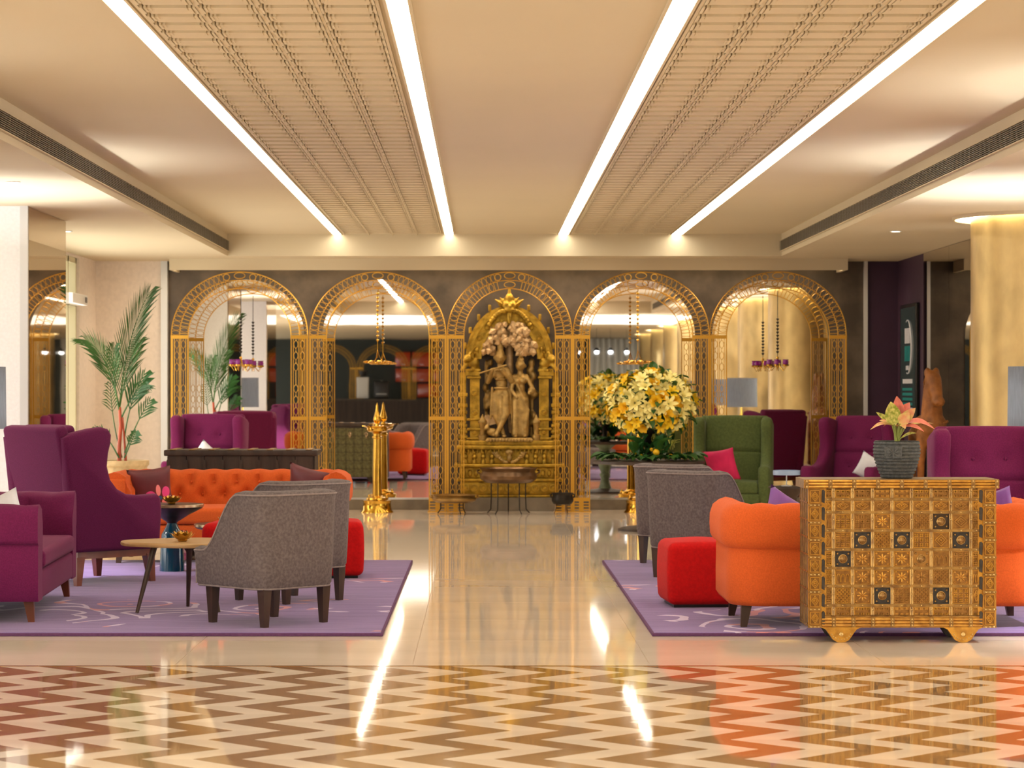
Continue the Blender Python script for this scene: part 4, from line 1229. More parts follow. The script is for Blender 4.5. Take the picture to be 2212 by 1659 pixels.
def wing_chair(name, lab, loc, rot, m, legm, tufts=True, lowback=False, group='wing-back armchairs'):
    t = thing(name, lab, 'armchair', loc, rot, group)
    w = 0.80
    # wooden under-frame and legs
    fr = MB()
    fr.box(-0.31, 0.345, 0.30, 0.345, 0.185, 0.235).box(-0.31, 0.345, -0.345, -0.30, 0.185, 0.235)
    fr.box(0.30, 0.345, -0.30, 0.30, 0.185, 0.235).box(-0.32, -0.275, -0.30, 0.30, 0.185, 0.235)
    fr.build('frame', legm, t, smooth=False)
    legs_on(t, [(0.31, 0.315), (0.31, -0.315), (-0.285, 0.315), (-0.285, -0.315)], 0.20, 0.02, 0.034, legm, 0.018)
    # winged sides: one outline for wing, scoop and arm
    out = [(-0.36, 0.235), (0.365, 0.235), (0.385, 0.50), (0.375, 0.595), (0.345, 0.625), (0.20, 0.618), (0.08, 0.63), (0.0, 0.67), (-0.06, 0.74), (-0.085, 0.83),
           (-0.075, 0.92), (-0.055, 0.99), (-0.05, 1.05), (-0.075, 1.09), (-0.13, 1.105), (-0.22, 1.095), (-0.40, 1.06), (-0.455, 1.03)]
    for s in (-1, 1):
        mb = MB()
        y0, y1 = (0.285, 0.395) if s > 0 else (-0.395, -0.285)
        # rounded slab: three rings across the thickness, inset at both faces
        rings = []
        cx = sum(p[0] for p in out)/len(out); cz = sum(p[1] for p in out)/len(out)
        dense = []
        for i in range(len(out)):
            a = out[i]; b = out[(i+1) % len(out)]
            k = max(1, int(math.hypot(a[0]-b[0], a[1]-b[1])/0.09))
            for q in range(k): dense.append((a[0]+(b[0]-a[0])*q/k, a[1]+(b[1]-a[1])*q/k))
        N = len(dense)
        def inset(e):
            r = []
            for i in range(N):
                p0, p1, p2 = dense[i-1], dense[i], dense[(i+1) % N]
                tx, tz = p2[0]-p0[0], p2[1]-p0[1]
                l = math.hypot(tx, tz) or 1
                r.append((p1[0]-tz/l*e, p1[1]+tx/l*e))
            return r
        prof = [(0.030, 0.0), (0.009, 0.10), (0.0, 0.28), (0.0, 0.72), (0.009, 0.90), (0.030, 1.0)]
        vs = []
        for e, q in prof:
            for x, z in inset(e): vs.append((x, y0+(y1-y0)*q, z))
        fs = []
        for j in range(len(prof)-1):
            for i in range(N):
                k = (i+1) % N
                fs.append((j*N+i, j*N+k, (j+1)*N+k, (j+1)*N+i))
        fs.append(tuple(range(N))); fs.append(tuple(reversed([(len(prof)-1)*N+i for i in range(N)])))
        mb.add(vs, fs)
        mb.build('wing_and_arm', m, t, sharp=50)
    # reclined back: shell and padded front
    th = R(-11)
    btn = [(y, z) for z in ((0.17, -0.12) if tufts else ()) for y in (-0.11, 0.11)]
    def dent(p, nn):
        if p[0] > 0:
            for y, z in btn: p[0] -= 0.024*math.exp(-((p[1]-y)**2+(p[2]-z)**2)/(0.05**2))
            p[0] -= 0.028*math.exp(-((p[2]-0.03)/0.012)**2)
            p[0] += 0.02*(1-(2*p[1]/0.56)**2)
        return p
    mb = MB(); mb.M = Matrix.Translation((-0.355, 0, 0.68)) @ Matrix.Rotation(th, 4, 'Y')
    mb.rbox((0, 0, 0), (0.10, 0.70, 0.88), 0.035, 3); mb.build('back_shell', m, t)
    mb = MB(); mb.M = Matrix.Translation((-0.27, 0, 0.70)) @ Matrix.Rotation(th, 4, 'Y')
    mb.rbox((0, 0, 0.02), (0.12, 0.58, 0.80), 0.035, 3, (1, 24, 30), dent); bk = mb.build('backrest', m, t)
    if tufts:
        b = MB().ball((0,0,0), (0.008, 0.013, 0.013), 8, 5).mesh('button', m)
        for y, z in btn:
            q = Matrix.Translation((-0.27, 0, 0.70)) @ Matrix.Rotation(th, 4, 'Y') @ Vector((0.058, y, z+0.02))
            place('button', b, bk, q)
    MB().rbox((0.02, 0, 0.29), (0.70, 0.60, 0.12), 0.025, 3).build('seat_base', m, t)
    def puff(p, nn):
        if p[2] > 0: p[2] += 0.02*max(0, 1-(p[0]/0.3)**2)*max(0, 1-(p[1]/0.29)**2)
        return p
    MB().rbox((0.07, 0, 0.405), (0.60, 0.57, 0.12), 0.035, 3, (6, 6, 1), puff).build('seat_cushion', m, t)
    return t

def tub_chair(name, lab, loc, rot, m, legm, group='taupe tub chairs'):
    t = thing(name, lab, 'tub chair', loc, rot, group)
    w, xf, xb = 0.62, 0.305, -0.305
    path = u_path(w, xf, xb, 0.14, 8, 16)
    def H(p):
        x = p[0]
        return 0.445 + 0.335*sstep(0.235, -0.10, x) if True else 0.78
    def prof(p):
        h = H(p); z0 = 0.215
        fl = 0.018*sstep(0.2, 0.75, h)      # flares out a little to the top
        return [(0.028, z0), (0.012, 0.24), (0.004, 0.36), (-fl*0.6, h-0.06), (-fl, h-0.018), (0.008-fl, h-0.004), (0.045, h+0.006), (0.085, h-0.006), (0.10, h-0.03), (0.105, h-0.09), (0.12, 0.38), (0.12, z0)]
    n = len(path)
    ia = next(i for i in range(n) if path[i][3] < 0.72); ib = n-1-ia
    wall_sweep(path, prof, 0, ia).build('arm', m, t, sharp=55)
    wall_sweep(path, prof, ia, ib).build('backrest', m, t, sharp=55)
    wall_sweep(path, prof, ib, n-1).build('arm', m, t, sharp=55)
    pts = [(xf+0.004, w/2-0.012, 0.23), (xf+0.004, w/2-0.01, 0.40)]
    for p in path:
        pr = prof(p)[4]
        pts.append((p[0]-p[2]*pr[0], p[1]-p[3]*pr[0], pr[1]))
    pts += [(xf+0.004, -w/2+0.01, 0.40), (xf+0.004, -w/2+0.012, 0.23)]
    MB().tube(pts, 0.0055, 6).build('top_piping', M_GREYPIPE, t)
    pts = [(p[0]-p[2]*0.022, p[1]-p[3]*0.022, 0.222) for p in path]
    MB().tube(pts, 0.0055, 6).build('lower_piping', M_GREYPIPE, t)
    MB().rbox((0.02, 0, 0.28), (0.54, 0.40, 0.13), 0.02, 3).build('seat_base', m, t)
    def puff(p, nn):
        if p[2] > 0: p[2] += 0.018*max(0, 1-(p[0]/0.25)**2)*max(0, 1-(p[1]/0.19)**2)
        return p
    MB().rbox((0.05, 0, 0.40), (0.50, 0.385, 0.11), 0.03, 3, (4, 4, 1), puff).build('seat_cushion', m, t)
    legs_on(t, [(0.235, 0.235), (0.235, -0.235), (-0.225, 0.225), (-0.225, -0.225)], 0.222, 0.018, 0.030, legm, 0.0)
    return t

def ottoman(lab, loc, rot, sx=0.46, sy=0.5):
    t = thing('ottoman', lab, 'ottoman', loc, rot, 'red cube ottomans')
    def puff(p, nn):
        if p[2] > 0.15: p[2] += 0.022*max(0, 1-(2*p[0]/sx)**2)*max(0, 1-(2*p[1]/sy)**2)
        bul = 0.010*max(0, 1-(p[2]/0.2)**2)
        p[0] += math.copysign(bul, p[0])*(abs(p[0]) > sx*0.4); p[1] += math.copysign(bul, p[1])*(abs(p[1]) > sy*0.4)
        return p
    cu = MB().rbox((0,0,0.213), (sx, sy, 0.39), 0.045, 4, (8, 8, 6), puff).build('cushion', M_RED, t)
    a, b = sx/2-0.008, sy/2-0.008
    pts = []
    for cx, cy, a0 in ((a-0.04, b-0.04, 0), (-a+0.04, b-0.04, PI/2), (-a+0.04, -b+0.04, PI), (a-0.04, -b+0.04, 1.5*PI)):
        for k in range(5):
            q = a0 + PI/2*k/4
            pts.append((cx+0.043*math.cos(q), cy+0.043*math.sin(q), 0.382))
    MB().tube(pts, 0.004, 5, closed=True).build('seam_piping', M_RED, cu)
    MB().box(-sx*0.42, sx*0.42, -sy*0.42, sy*0.42, 0.0, 0.03).build('foot_base', M_BLACK, t, smooth=False)
    return t

def pillow(name, lab, loc, rot, m, w=0.42, h=0.42, th=0.13, group='scatter cushions'):
    """cushion in its own XZ plane; rot is an euler"""
    mb = MB()
    n = 14
    for sgn in (-1, 1):
        def P(u, v):
            a, b = 2*u-1, 2*v-1
            x = w/2*a*(1-0.09*(1-b*b)); z = h/2*b*(1-0.09*(1-a*a))
            e = max(0, (1-a*a)*(1-b*b))
            return (x, sgn*th/2*e**0.45, z)
        mb.grid(P, n, n)
    me = mb.mesh(name, m)
    bm = bmesh.new(); bm.from_mesh(me); bmesh.ops.remove_doubles(bm, verts=bm.verts[:], dist=0.0004)
    bmesh.ops.recalc_face_normals(bm, faces=bm.faces[:]); bm.to_mesh(me); bm.free()
    o = place(name, me, None, loc, rot)
    return tag(o, lab, 'cushion', group)

# ------------------------------------------------------------------ left seating group
chesterfield('two_seater', 'purple velvet tufted two-seater at the left edge with a white cushion', 'sofa', (-3.07, 15.10, ZR), R(3), 1.92, 0.86, M_PURPLE, M_WALNUT, False,
             (0.60,), 0.30, None, 0.69, 0.125, 0.20, 1, 0.415)
pillow('cushion', 'white cushion lying in the purple two-seater', (-2.98, 14.60, ZR+0.535), (R(-20), R(-22), R(8)), M_WHITEP, 0.46, 0.36)
wing_chair('wing_chair', 'dark purple wing chair seen from behind, at the left', (-2.84, 17.28, ZR), R(44), M_PLUM, M_WALNUT)
TUB = tub_chair('tub_chair', 'taupe tub chair nearest the camera, back turned, on the left rug', (-1.262, 14.23, ZR), R(135), M_GREYF, M_DARKLEG)
dup(TUB, (-1.258, 15.72, ZR), R(135), 'taupe tub chair just behind the nearest one on the left rug')
dup(TUB, (1.58, 17.62, ZR), R(45), 'taupe tub chair behind the red ottoman on the right rug')
dup(TUB, (1.575, 19.05, ZR), R(45), 'rearmost taupe tub chair, below the flower table')
OT = ottoman('red cube ottoman seen past the right edge of the left tub chairs', (-1.12, 17.72, ZR), R(4))
dup(OT, (-1.76, 17.50, ZR), R(-6), 'red cube ottoman showing over the arm of the nearest tub chair')
dup(OT, (1.372, 15.40, ZR), R(4), 'red cube ottoman beside the orange sofa on the right rug')
SOFA = chesterfield('tufted_sofa', 'orange tufted sofa facing the camera behind the bell tables', 'sofa', (-2.035, 19.42, ZR), R(-90), 1.87, 0.86, M_ORANGE, M_DARKLEG, True, (0.615, 0.515), 0.185, 'orange tufted sofas')
dup(SOFA, (2.345, 14.29, ZR), R(90), 'orange sofa seen from behind, partly hidden by the gold chest')
pillow('cushion', 'maroon printed cushion at the left end of the orange sofa', (-2.665, 19.34, ZR+0.565), (R(14), R(-6), R(8)), M_MAROONP, 0.35, 0.37)
pillow('cushion', 'maroon cushion at the right end of the orange sofa', (-1.41, 19.42, ZR+0.59), (R(20), R(14), R(-20)), M_MAROONP, 0.36, 0.34)
pillow('cushion', 'violet and pink cushion in the orange sofa turned away', (1.80, 14.16, ZR+0.565), (R(-30), R(30), R(14)), M_VIOLETPRINT, 0.40, 0.40)
pillow('cushion', 'violet cushion behind the right edge of the gold chest', (2.95, 14.22, ZR+0.575), (R(-26), R(-16), R(-10)), M_VIOLETP, 0.40, 0.40)
wing_chair('wing_chair', 'purple wing chair behind the dark wooden chest', (-2.99, 25.9, 0), R(-96), M_PURPLE, M_WALNUT)
pillow('cushion', 'white cushion in the wing chair behind the dark chest', (-2.95, 25.70, 0.62), (R(14), R(38), R(10)), M_WHITEP, 0.34, 0.34)
wing_chair('wing_chair', 'moss green wing chair with a pink cushion', (2.50, 24.35, 0), R(-100), M_GREEN, M_WALNUT, False)
pillow('cushion', 'bright pink cushion in the green wing chair', (2.36, 24.0, 0.63), (R(18), R(-8), R(-30)), M_PINKP, 0.34, 0.34)
wing_chair('wing_chair', 'purple wing chair turned left, behind the gold chest and its plant', (3.68, 24.2, 0), R(-122), M_PURPLE, M_WALNUT)
pillow('cushion', 'white cushion in the purple chair left of the potted plant', (3.83, 24.0, 0.60), (R(16), R(30), R(-20)), M_WHITEP, 0.27, 0.27)
wing_chair('wing_chair', 'purple tufted wing chair at the right edge in front of the gold column', (3.42, 16.15, ZR), R(-92), M_PURPLE, M_WALNUT)

# ------------------------------------------------------------------ tables of the left group
def bell_table(lab, loc, r, ztop, rb, zneck):
    t = thing('bell_table', lab, 'side table', loc, 0, 'bell tables with blue glass bases')
    MB().lathe([(0.036, zneck), (0.045, zneck+0.012), (r*0.55, zneck+(ztop-zneck)*0.45), (r*0.92, ztop-0.035), (r*0.985, ztop-0.022)], 44).build('metal_cone', M_SMOKE, t)
    MB().lathe([(r*0.9, ztop-0.022), (r, ztop-0.020), (r, ztop-0.002), (r*0.985, ztop), (r*0.97, ztop)], 44).build('rim', M_RIM, t)
    MB().lathe([(r*0.968, ztop-0.004), (r*0.968, ztop+0.0005)], 44).build('table_top', M_BLACK, t)
    zs_ = zneck - 0.085
    MB().lathe([(rb, 0.0), (rb*0.99, 0.02), (rb*0.87, zs_-0.03), (rb*0.85, zs_), (rb*0.70, zs_+0.025), (0.046, zneck-0.02), (0.037, zneck)], 44).build('glass_base', M_BLUEGLASS, t)
    return t
bell_table('bell table with dark cone and blue glass base before the orange sofa', (-2.35, 18.23, ZR), 0.24, 0.505, 0.095, 0.36)
bell_table('low bell table half hidden behind the tub chairs', (-1.93, 18.35, ZR), 0.27, 0.35, 0.13, 0.24)
bell_table('bell table hidden behind the gold chest, only its blue foot showing', (2.06, 15.0, ZR), 0.24, 0.505, 0.10, 0.36)

def tripod_table():
    t = thing('tripod_table', 'light oak tripod table with rounded triangular top beside the tub chair', 'side table', (-1.885, 15.0, ZR))
    out = []
    for k in range(60):
        a = 2*PI*k/60
        r = 0.315*(1 + 0.10*math.cos(3*(a - PI)))
        out.append((r*1.06*math.cos(a), r*math.sin(a)))
    m = MB()
    N = 60
    vs = [(x*0.985, y*0.985, 0.405) for x, y in out] + [(x, y, 0.412) for x, y in out] + [(x, y, 0.426) for x, y in out] + [(x*0.988, y*0.988, 0.431) for x, y in out]
    fs = [tuple(reversed(range(N))), tuple(range(3*N, 4*N))]
    for j in range(3):
        for i in range(N): fs.append((j*N+i, j*N+(i+1) % N, (j+1)*N+(i+1) % N, (j+1)*N+i))
    m.add(vs, fs); m.build('table_top', M_OAK, t)
    for (x, y), (fx, fy) in (((-0.14, -0.13), (-0.235, -0.22)), ((0.04, 0.16), (0.02, 0.24)), ((0.17, -0.10), (0.26, -0.17))):
        MB().tube([(x, y, 0.41), (fx, fy, 0.004)], [0.021, 0.011], 10).build('leg', M_DARKLEG, t)
    return t
tripod_table()

def lotus(lab, loc, r=0.078):
    t = thing('lotus_bowl', lab, 'candle holder', loc, 0, 'gold lotus candle bowls')
    def petal(L, w, zr):
        mb = MB()
        def P(u, v):
            ww = w*math.sin(PI*min(1, v*0.93+0.07))**0.8*(1-0.12*v)
            x = L*v; a = (u-0.5)*2
            return (x, ww*a, zr*v**1.6 - 0.012*(1-a*a)*math.sin(PI*v))
        mb.grid(P, 4, 6)
        return mb.mesh('petal', M_LOTUS, fix=False)
    p1 = petal(r, r*0.36, r*0.50); p2 = petal(r*0.78, r*0.34, r*0.62)
    for k in range(8): place('petal', p1, t, (0,0,0.014), (0,0,2*PI*k/8))
    for k in range(8): place('petal', p2, t, (0,0,0.016), (0,0,2*PI*(k+0.5)/8))
    MB().lathe([(r*0.32,0.0), (r*0.42,0.008), (r*0.30,0.02)], 20).build('bowl_foot', M_LOTUS, t)
    MB().lathe([(0.022,0.014), (0.026,0.016), (0.028,0.066), (0.025,0.066), (0.022,0.022)], 20).build('glass_cup', M_GLASS, t)
    return t
LO = lotus('gold lotus candle bowl on the oak tripod table', (-1.86, 14.93, ZR+0.432))
dup(LO, (-2.345, 18.17, ZR+0.507), 0.3, 'gold lotus candle bowl on the bell table before the sofa')
dup(LO, (-1.94, 18.30, ZR+0.352), 0.6, 'gold lotus candle bowl showing above the tub chair arm')
# ------------------------------------------------------------------ the gold chest (local: -Y is the front)
def relief(kind, w, h, m, plate=None):
    mb = MB()
    f = 0.0
    mb.box(-w/2, w/2, 0, 0.006, -h/2, h/2)
    if kind != 'boss': mb.cm = 1
    g = 0.006
    def bar(x0, z0, x1, z1, t=0.003, d=0.0065):
        a = math.atan2(z1-z0, x1-x0); L = math.hypot(x1-x0, z1-z0)
        mb.M = Matrix.Translation(((x0+x1)/2, 0, (z0+z1)/2)) @ Matrix.Rotation(-a, 4, 'Y')
        mb.box(-L/2, L/2, -d, 0.001, -t/2, t/2); mb.M = Matrix.Identity(4)
    a, b = w/2-g, h/2-g
    for x0, z0, x1, z1 in ((-a,-b,a,-b), (-a,b,a,b), (-a,-b,-a,b), (a,-b,a,b)): bar(x0, z0, x1, z1, 0.004)
    if kind == 'diamond':
        for s in (0.78, 0.45):
            p = [(a*s,0), (0,b*s), (-a*s,0), (0,-b*s)]
            for i in range(4): bar(*p[i], *p[(i+1) % 4], 0.0045)
        mb.ball((0,0,0), (0.007,0.006,0.007), 8, 4)
    elif kind == 'lattice':
        n = 4
        for i in range(1, 2*n):
            k = i/n
            x0, z0 = (-a + 2*a*min(1, k)), (-b if k <= 1 else -b + 2*b*(k-1))
            x1, z1 = (-a if k <= 1 else -a + 2*a*(k-1)), (-b + 2*b*min(1, k))
            bar(x0, z0, x1, z1, 0.004); bar(-x0, z0, -x1, z1, 0.004)
    elif kind == 'rosette':
        for i in range(8):
            q = 2*PI*i/8
            mb.M = Matrix.Translation((a*0.42*math.cos(q), 0, b*0.42*math.sin(q))) @ Matrix.Rotation(-q, 4, 'Y')
            mb.ball((0,0,0), (a*0.34,0.006,b*0.13), 8, 4)
        mb.M = Matrix.Identity(4)
        mb.ball((0,0,0), (a*0.16,0.008,b*0.16), 8, 4)
        for sx_ in (-1,1):
            for sz_ in (-1,1): mb.ball((sx_*a*0.75,0,sz_*b*0.75), (a*0.15,0.005,b*0.15), 8, 4)
    elif kind == 'stars':
        nx_, nz_ = (3, 3) if h > 0.08 else (3, 2)
        for i in range(nx_):
            for j in range(nz_):
                x = a*(-0.66+1.32*i/(nx_-1)); z = b*(-0.62+1.24*j/(nz_-1))
                for q in range(4):
                    r = PI/4+PI/2*q
                    bar(x, z, x+a*0.26*math.cos(r), z+b*0.26*math.sin(r), 0.006, 0.005)
    elif kind == 'arches':
        for i in range(3):
            x = a*(-0.6+0.6*i)
            p = [(x+0.24*a*math.cos(PI*k/6), -b*0.1+0.55*b*math.sin(PI*k/6)) for k in range(7)]
            for k in range(6): bar(*p[k], *p[k+1], 0.0035)
            bar(x-0.24*a, -b*0.1, x-0.24*a, -b*0.75, 0.0035); bar(x+0.24*a, -b*0.1, x+0.24*a, -b*0.75, 0.0035)
    elif kind == 'boss':
        mb.M = Matrix.Rotation(R(90), 4, 'X')
        mb.cm = 1
        mb.lathe([(0.025,0), (0.025,0.006), (0.020,0.010), (0.018,0.008), (0.012,0.014), (0.006,0.020), (0.002,0.022)], 16)
        mb.M = Matrix.Identity(4)
        for sx_ in (-1,1):
            for sz_ in (-1,1): mb.ball((sx_*a*0.72,-0.002,sz_*b*0.72), 0.0065, 8, 5)
        return mb.mesh('panel_tile', [M_CHESTDARK if m is None else m, M_CHESTBAR])
    return mb.mesh('panel_tile', [plate or M_CHESTBASE, m], smooth=False)

def gold_chest():
    x0, x1 = 1.784, 2.817
    w = x1-x0; d = 0.335
    t = thing('gilt_chest', 'gilded studded chest with embossed panels, foreground right', 'chest', ((x0+x1)/2, 13.29 + d/2, 0))
    hw = w/2; f = -d/2
    MB().box(-hw, hw, f+0.022, d/2, 0.085, 0.85).build('body', M_CHESTSIDE, t, smooth=False)
    # lid with moulded band and straps
    lid = MB().box(-hw-0.025, hw+0.012, f-0.012, d/2+0.01, 0.848, 0.898).build('lid', M_CHESTSIDE, t, smooth=False)
    for k in range(3):
        z = 0.857 + 0.0155*k
        MB().tube([(-hw-0.026, f-0.013, z), (hw+0.013, f-0.013, z)], 0.008, 8).build('lid_moulding', M_CHEST2, lid)
    strap = MB().box(-0.011, 0.011, -0.006, 0.004, -0.025, 0.025).mesh('strap', M_CHESTBAR, smooth=False)
    stud = MB().ball((0,0,0), (0.0052,0.0052,0.0052), 8, 5).mesh('stud', M_STUD)
    for k in range(9):
        x = -hw-0.012 + (w+0.012)*k/8
        place('strap', strap, lid, (x, f-0.018, 0.873))
        for z in (0.858, 0.888): place('stud', stud, lid, (x, f-0.025, z))
    # lower rail
    for k in range(3):
        z = 0.094 + 0.017*k
        MB().tube([(-hw+0.075, f+0.008, z), (hw-0.075, f+0.008, z)], 0.009, 8).build('lower_moulding', M_CHEST, t)
    MB().box(-hw, hw, f+0.008, f+0.024, 0.082, 0.14).build('lower_rail', M_CHEST, t, smooth=False)
    MB().hexa([(-hw+0.075,f+0.004,0.14),(hw-0.075,f+0.004,0.14),(hw-0.08,f+0.03,0.158),(-hw+0.08,f+0.03,0.158)],
              [(-hw+0.075,f+0.002,0.146),(hw-0.075,f+0.002,0.146),(hw-0.08,f+0.03,0.162),(-hw+0.08,f+0.03,0.162)]).build('lower_ledge', M_CHESTBAR, t, smooth=False)
    for k in range(8):
        x = -hw+0.14 + (w-0.28)*k/7
        place('strap', strap, t, (x, f+0.002, 0.111), (0,0,0), (1,1,1.05))
        for z in (0.096, 0.112, 0.128): place('stud', stud, t, (x, f-0.005, z))
    # corner stiles with diamond plates
    dia = relief('diamond', 0.062, 0.078, M_CHEST2)
    for s in (-1, 1):
        xc = s*(hw-0.036)
        cst = MB().box(xc-0.036, xc+0.036, f+0.002, f+0.024, 0.085, 0.848).build('corner_stile', M_CHEST, t, smooth=False)
        for k in range(8):
            z = 0.135 + 0.0955*k
            place('stile_plate', dia, cst, (xc, f-0.002, z))
            mbar = MB().box(xc-0.037, xc+0.037, f-0.005, f+0.003, z-0.053, z-0.043).build('stile_strap', M_CHESTBAR, cst, smooth=False)
            for q in (-0.022, 0.0, 0.022): place('stud', stud, cst, (xc+q, f-0.006, z-0.048))
            MB().prism([(s*(hw-0.083)-0.009, z-0.030), (s*(hw-0.083)+0.007, z-0.038), (s*(hw-0.083)+0.009, z+0.028), (s*(hw-0.083)+0.002, z+0.038), (s*(hw-0.083)-0.008, z+0.033)], f+0.001, f+0.01, 'y').build('slot', M_CHESTDARK, t, smooth=False)
        MB().box(s*(hw-0.086)-0.014, s*(hw-0.086)+0.014, f+0.008, f+0.024, 0.14, 0.848).build('inner_stile', M_CHEST2, t, smooth=False)
        # iron-bound side
        sd = MB()
        for k in range(8):
            sd.box(s*hw-0.004, s*hw+0.004, -d/2+0.02, d/2, 0.10+0.095*k, 0.108+0.095*k)
        for q in (0.08, 0.16, 0.24, 0.31): sd.box(s*hw-0.004, s*hw+0.004, f+q, f+q+0.012, 0.085, 0.848)
        sd.build('side_straps', M_CHESTBAR, t, smooth=False)
    # embossed panel grid
    u = 13.29/F/4.253
    cols = [(q-275)*u for q in (275, 380, 555, 740, 920, 1100, 1280, 1460, 1645, 1745)]
    offx = -cols[-1]/2
    rowsz = [1.4 - ((1010 + q/4.253) - VY)*13.29/F for q in (190, 292, 412, 580, 755, 925, 1090, 1268, 1378)]
    kinds = ['lattice', 'rosette', 'diamond', 'stars', 'arches']
    mats_ = [M_CHEST, M_CHEST2, M_CHEST3, M_CHEST]
    rnd = random.Random(5)
    cache = {}
    boss = {(1,4):None, (2,3):None, (4,3):None, (6,2):M_SMOKE, (7,3):None, (5,4):M_CHEST3, (3,6):None, (6,6):None}
    for c in range(9):
        for r in range(8):
            xa, xb = offx+cols[c]+0.005, offx+cols[c+1]-0.005
            za, zb = rowsz[r+1]+0.005, rowsz[r]-0.005
            wq, hq = round(xb-xa, 3), round(zb-za, 3)
            if (c, r) in boss: kd, mm = 'boss', boss[(c, r)]
            elif r in (0, 7): kd, mm = 'stars', mats_[(c + r) % 4]
            elif r == 1: kd, mm = 'diamond', mats_[(c*3+1) % 4]
            else:
                kd = kinds[rnd.randrange(5)]; mm = mats_[rnd.randrange(4)]
            key = (kd, wq, hq, mm.name if mm else '')
            if key not in cache: cache[key] = relief(kd, wq, hq, mm)
            place('panel_tile', cache[key], t, ((xa+xb)/2, f+0.016, (za+zb)/2))
    for c in range(1, 9):
        x = offx+cols[c]
        MB().tube([(x-0.0048, f+0.012, rowsz[-1]), (x-0.0048, f+0.012, rowsz[0])], 0.005, 6).build('grid_bar', M_CHESTBAR, t)
        MB().tube([(x+0.0048, f+0.012, rowsz[-1]), (x+0.0048, f+0.012, rowsz[0])], 0.005, 6).build('grid_bar', M_CHESTBAR, t)
        for r in range(8): place('stud', stud, t, (x, f+0.006, (rowsz[r]+rowsz[r+1])/2 + 0.01), (0,0,0), (0.9,)*3)
    for r in range(1, 8):
        z = rowsz[r]
        MB().box(offx, -offx, f+0.007, f+0.018, z-0.0075, z+0.0075).build('grid_bar', M_CHESTBAR, t, smooth=False)
        for c in range(9): place('stud', stud, t, (offx+(cols[c]+cols[c+1])/2, f+0.008, z), (0,0,0), (0.9,)*3)
    # bracket feet
    fo = [(-0.115,0.085), (-0.085,0.072), (-0.065,0.045), (-0.045,0.015), (-0.022,0.002), (0.0,0.0), (0.022,0.002), (0.045,0.015), (0.065,0.045), (0.085,0.072), (0.115,0.085)]
    for x in (-0.335, 0.335):
        for y0 in (f+0.004, d/2-0.06):
            o = MB().prism([(x+a, b) for a, b in fo], y0, y0+0.05, 'y').build('bracket_foot', M_CHEST2 if y0 < 0 else M_CHESTDARK, t, sharp=30)
        place('stud', stud, t, (x, f+0.002, 0.045), (0,0,0), (2.6, 1.5, 2.6))
        for k in range(9):
            q = PI*(1.12+0.76*k/8)
            place('stud', stud, t, (x+0.055*math.cos(q), f+0.002, 0.062+0.045*math.sin(q)), (0,0,0), (0.8,)*3)
    return t
gold_chest()

def dark_chest():
    """same kind of chest, turned with its plain back to the camera (local -Y is the back)"""
    t = thing('wooden_chest', 'dark old wooden chest with its plank back behind the orange sofa', 'chest', (-2.025, 20.36, 0))
    hw, d = 0.625, 0.42
    MB().box(-hw+0.01, hw-0.01, -d/2+0.02, d/2-0.012, 0.085, 0.83).build('body', M_OLDWOOD, t, smooth=False)
    n = 8
    for k in range(n):
        x = -hw+0.02 + (2*hw-0.04)*k/n
        MB().box(x+0.003, x+(2*hw-0.04)/n-0.003, -d/2, -d/2+0.022, 0.09, 0.835).build('plank', M_OLDWOOD, t, smooth=False)
        MB().box(x-0.012, x+0.012, -d/2-0.012, -d/2+0.002, 0.09, 0.80).build('batten', M_OLDWOOD, t, smooth=False)
    MB().rbox((0, 0, 0.858), (2*hw+0.03, d+0.04, 0.05), 0.01, 2).build('lid', M_OLDWOOD, t)
    tab = MB().box(-0.025, 0.025, -d/2-0.022, d/2+0.022, 0.0, 0.006).mesh('lid_strap', M_CHESTBAR, smooth=False)
    for k in range(8): place('lid_strap', tab, t, (-hw+0.06+(2*hw-0.12)*k/7, 0, 0.883))
    mg = mat('green_bronze', rgb(104, 98, 62), 0.45, metal=0.4, var=0.3, scale=25, bump=0.4)
    g = relief('rosette', 0.115, 0.115, mg, mg)
    for c in range(10):
        for r in range(6):
            place('panel_tile', g, t, (-hw+0.085+0.12*c, d/2-0.008, 0.15+0.12*r), (0,0,PI))
    for k in range(4):
        e = MB(); ring(e, (0,0,0), 0.018, 0.022, 0.012, 12, 5)
        e.add([(-0.018,0.008,-0.018),(0.018,0.008,-0.018),(0,0.008,-0.07),(-0.018,-0.008,-0.018),(0.018,-0.008,-0.018),(0,-0.008,-0.07)], [(0,1,2),(5,4,3),(0,3,4,1),(1,4,5,2),(2,5,3,0)])
        o = e.build('escutcheon', M_RIM, t); o.location = (-0.42+0.24*k, d/2+0.012, 0.72)
    for x in (-0.4, 0.4):
        MB().prism([(x-0.1,0.086),(x-0.05,0.01),(x,0.0),(x+0.05,0.01),(x+0.1,0.086)], -0.15, 0.15, 'y').build('foot', M_OLDWOOD, t, smooth=False)
    return t
dark_chest()

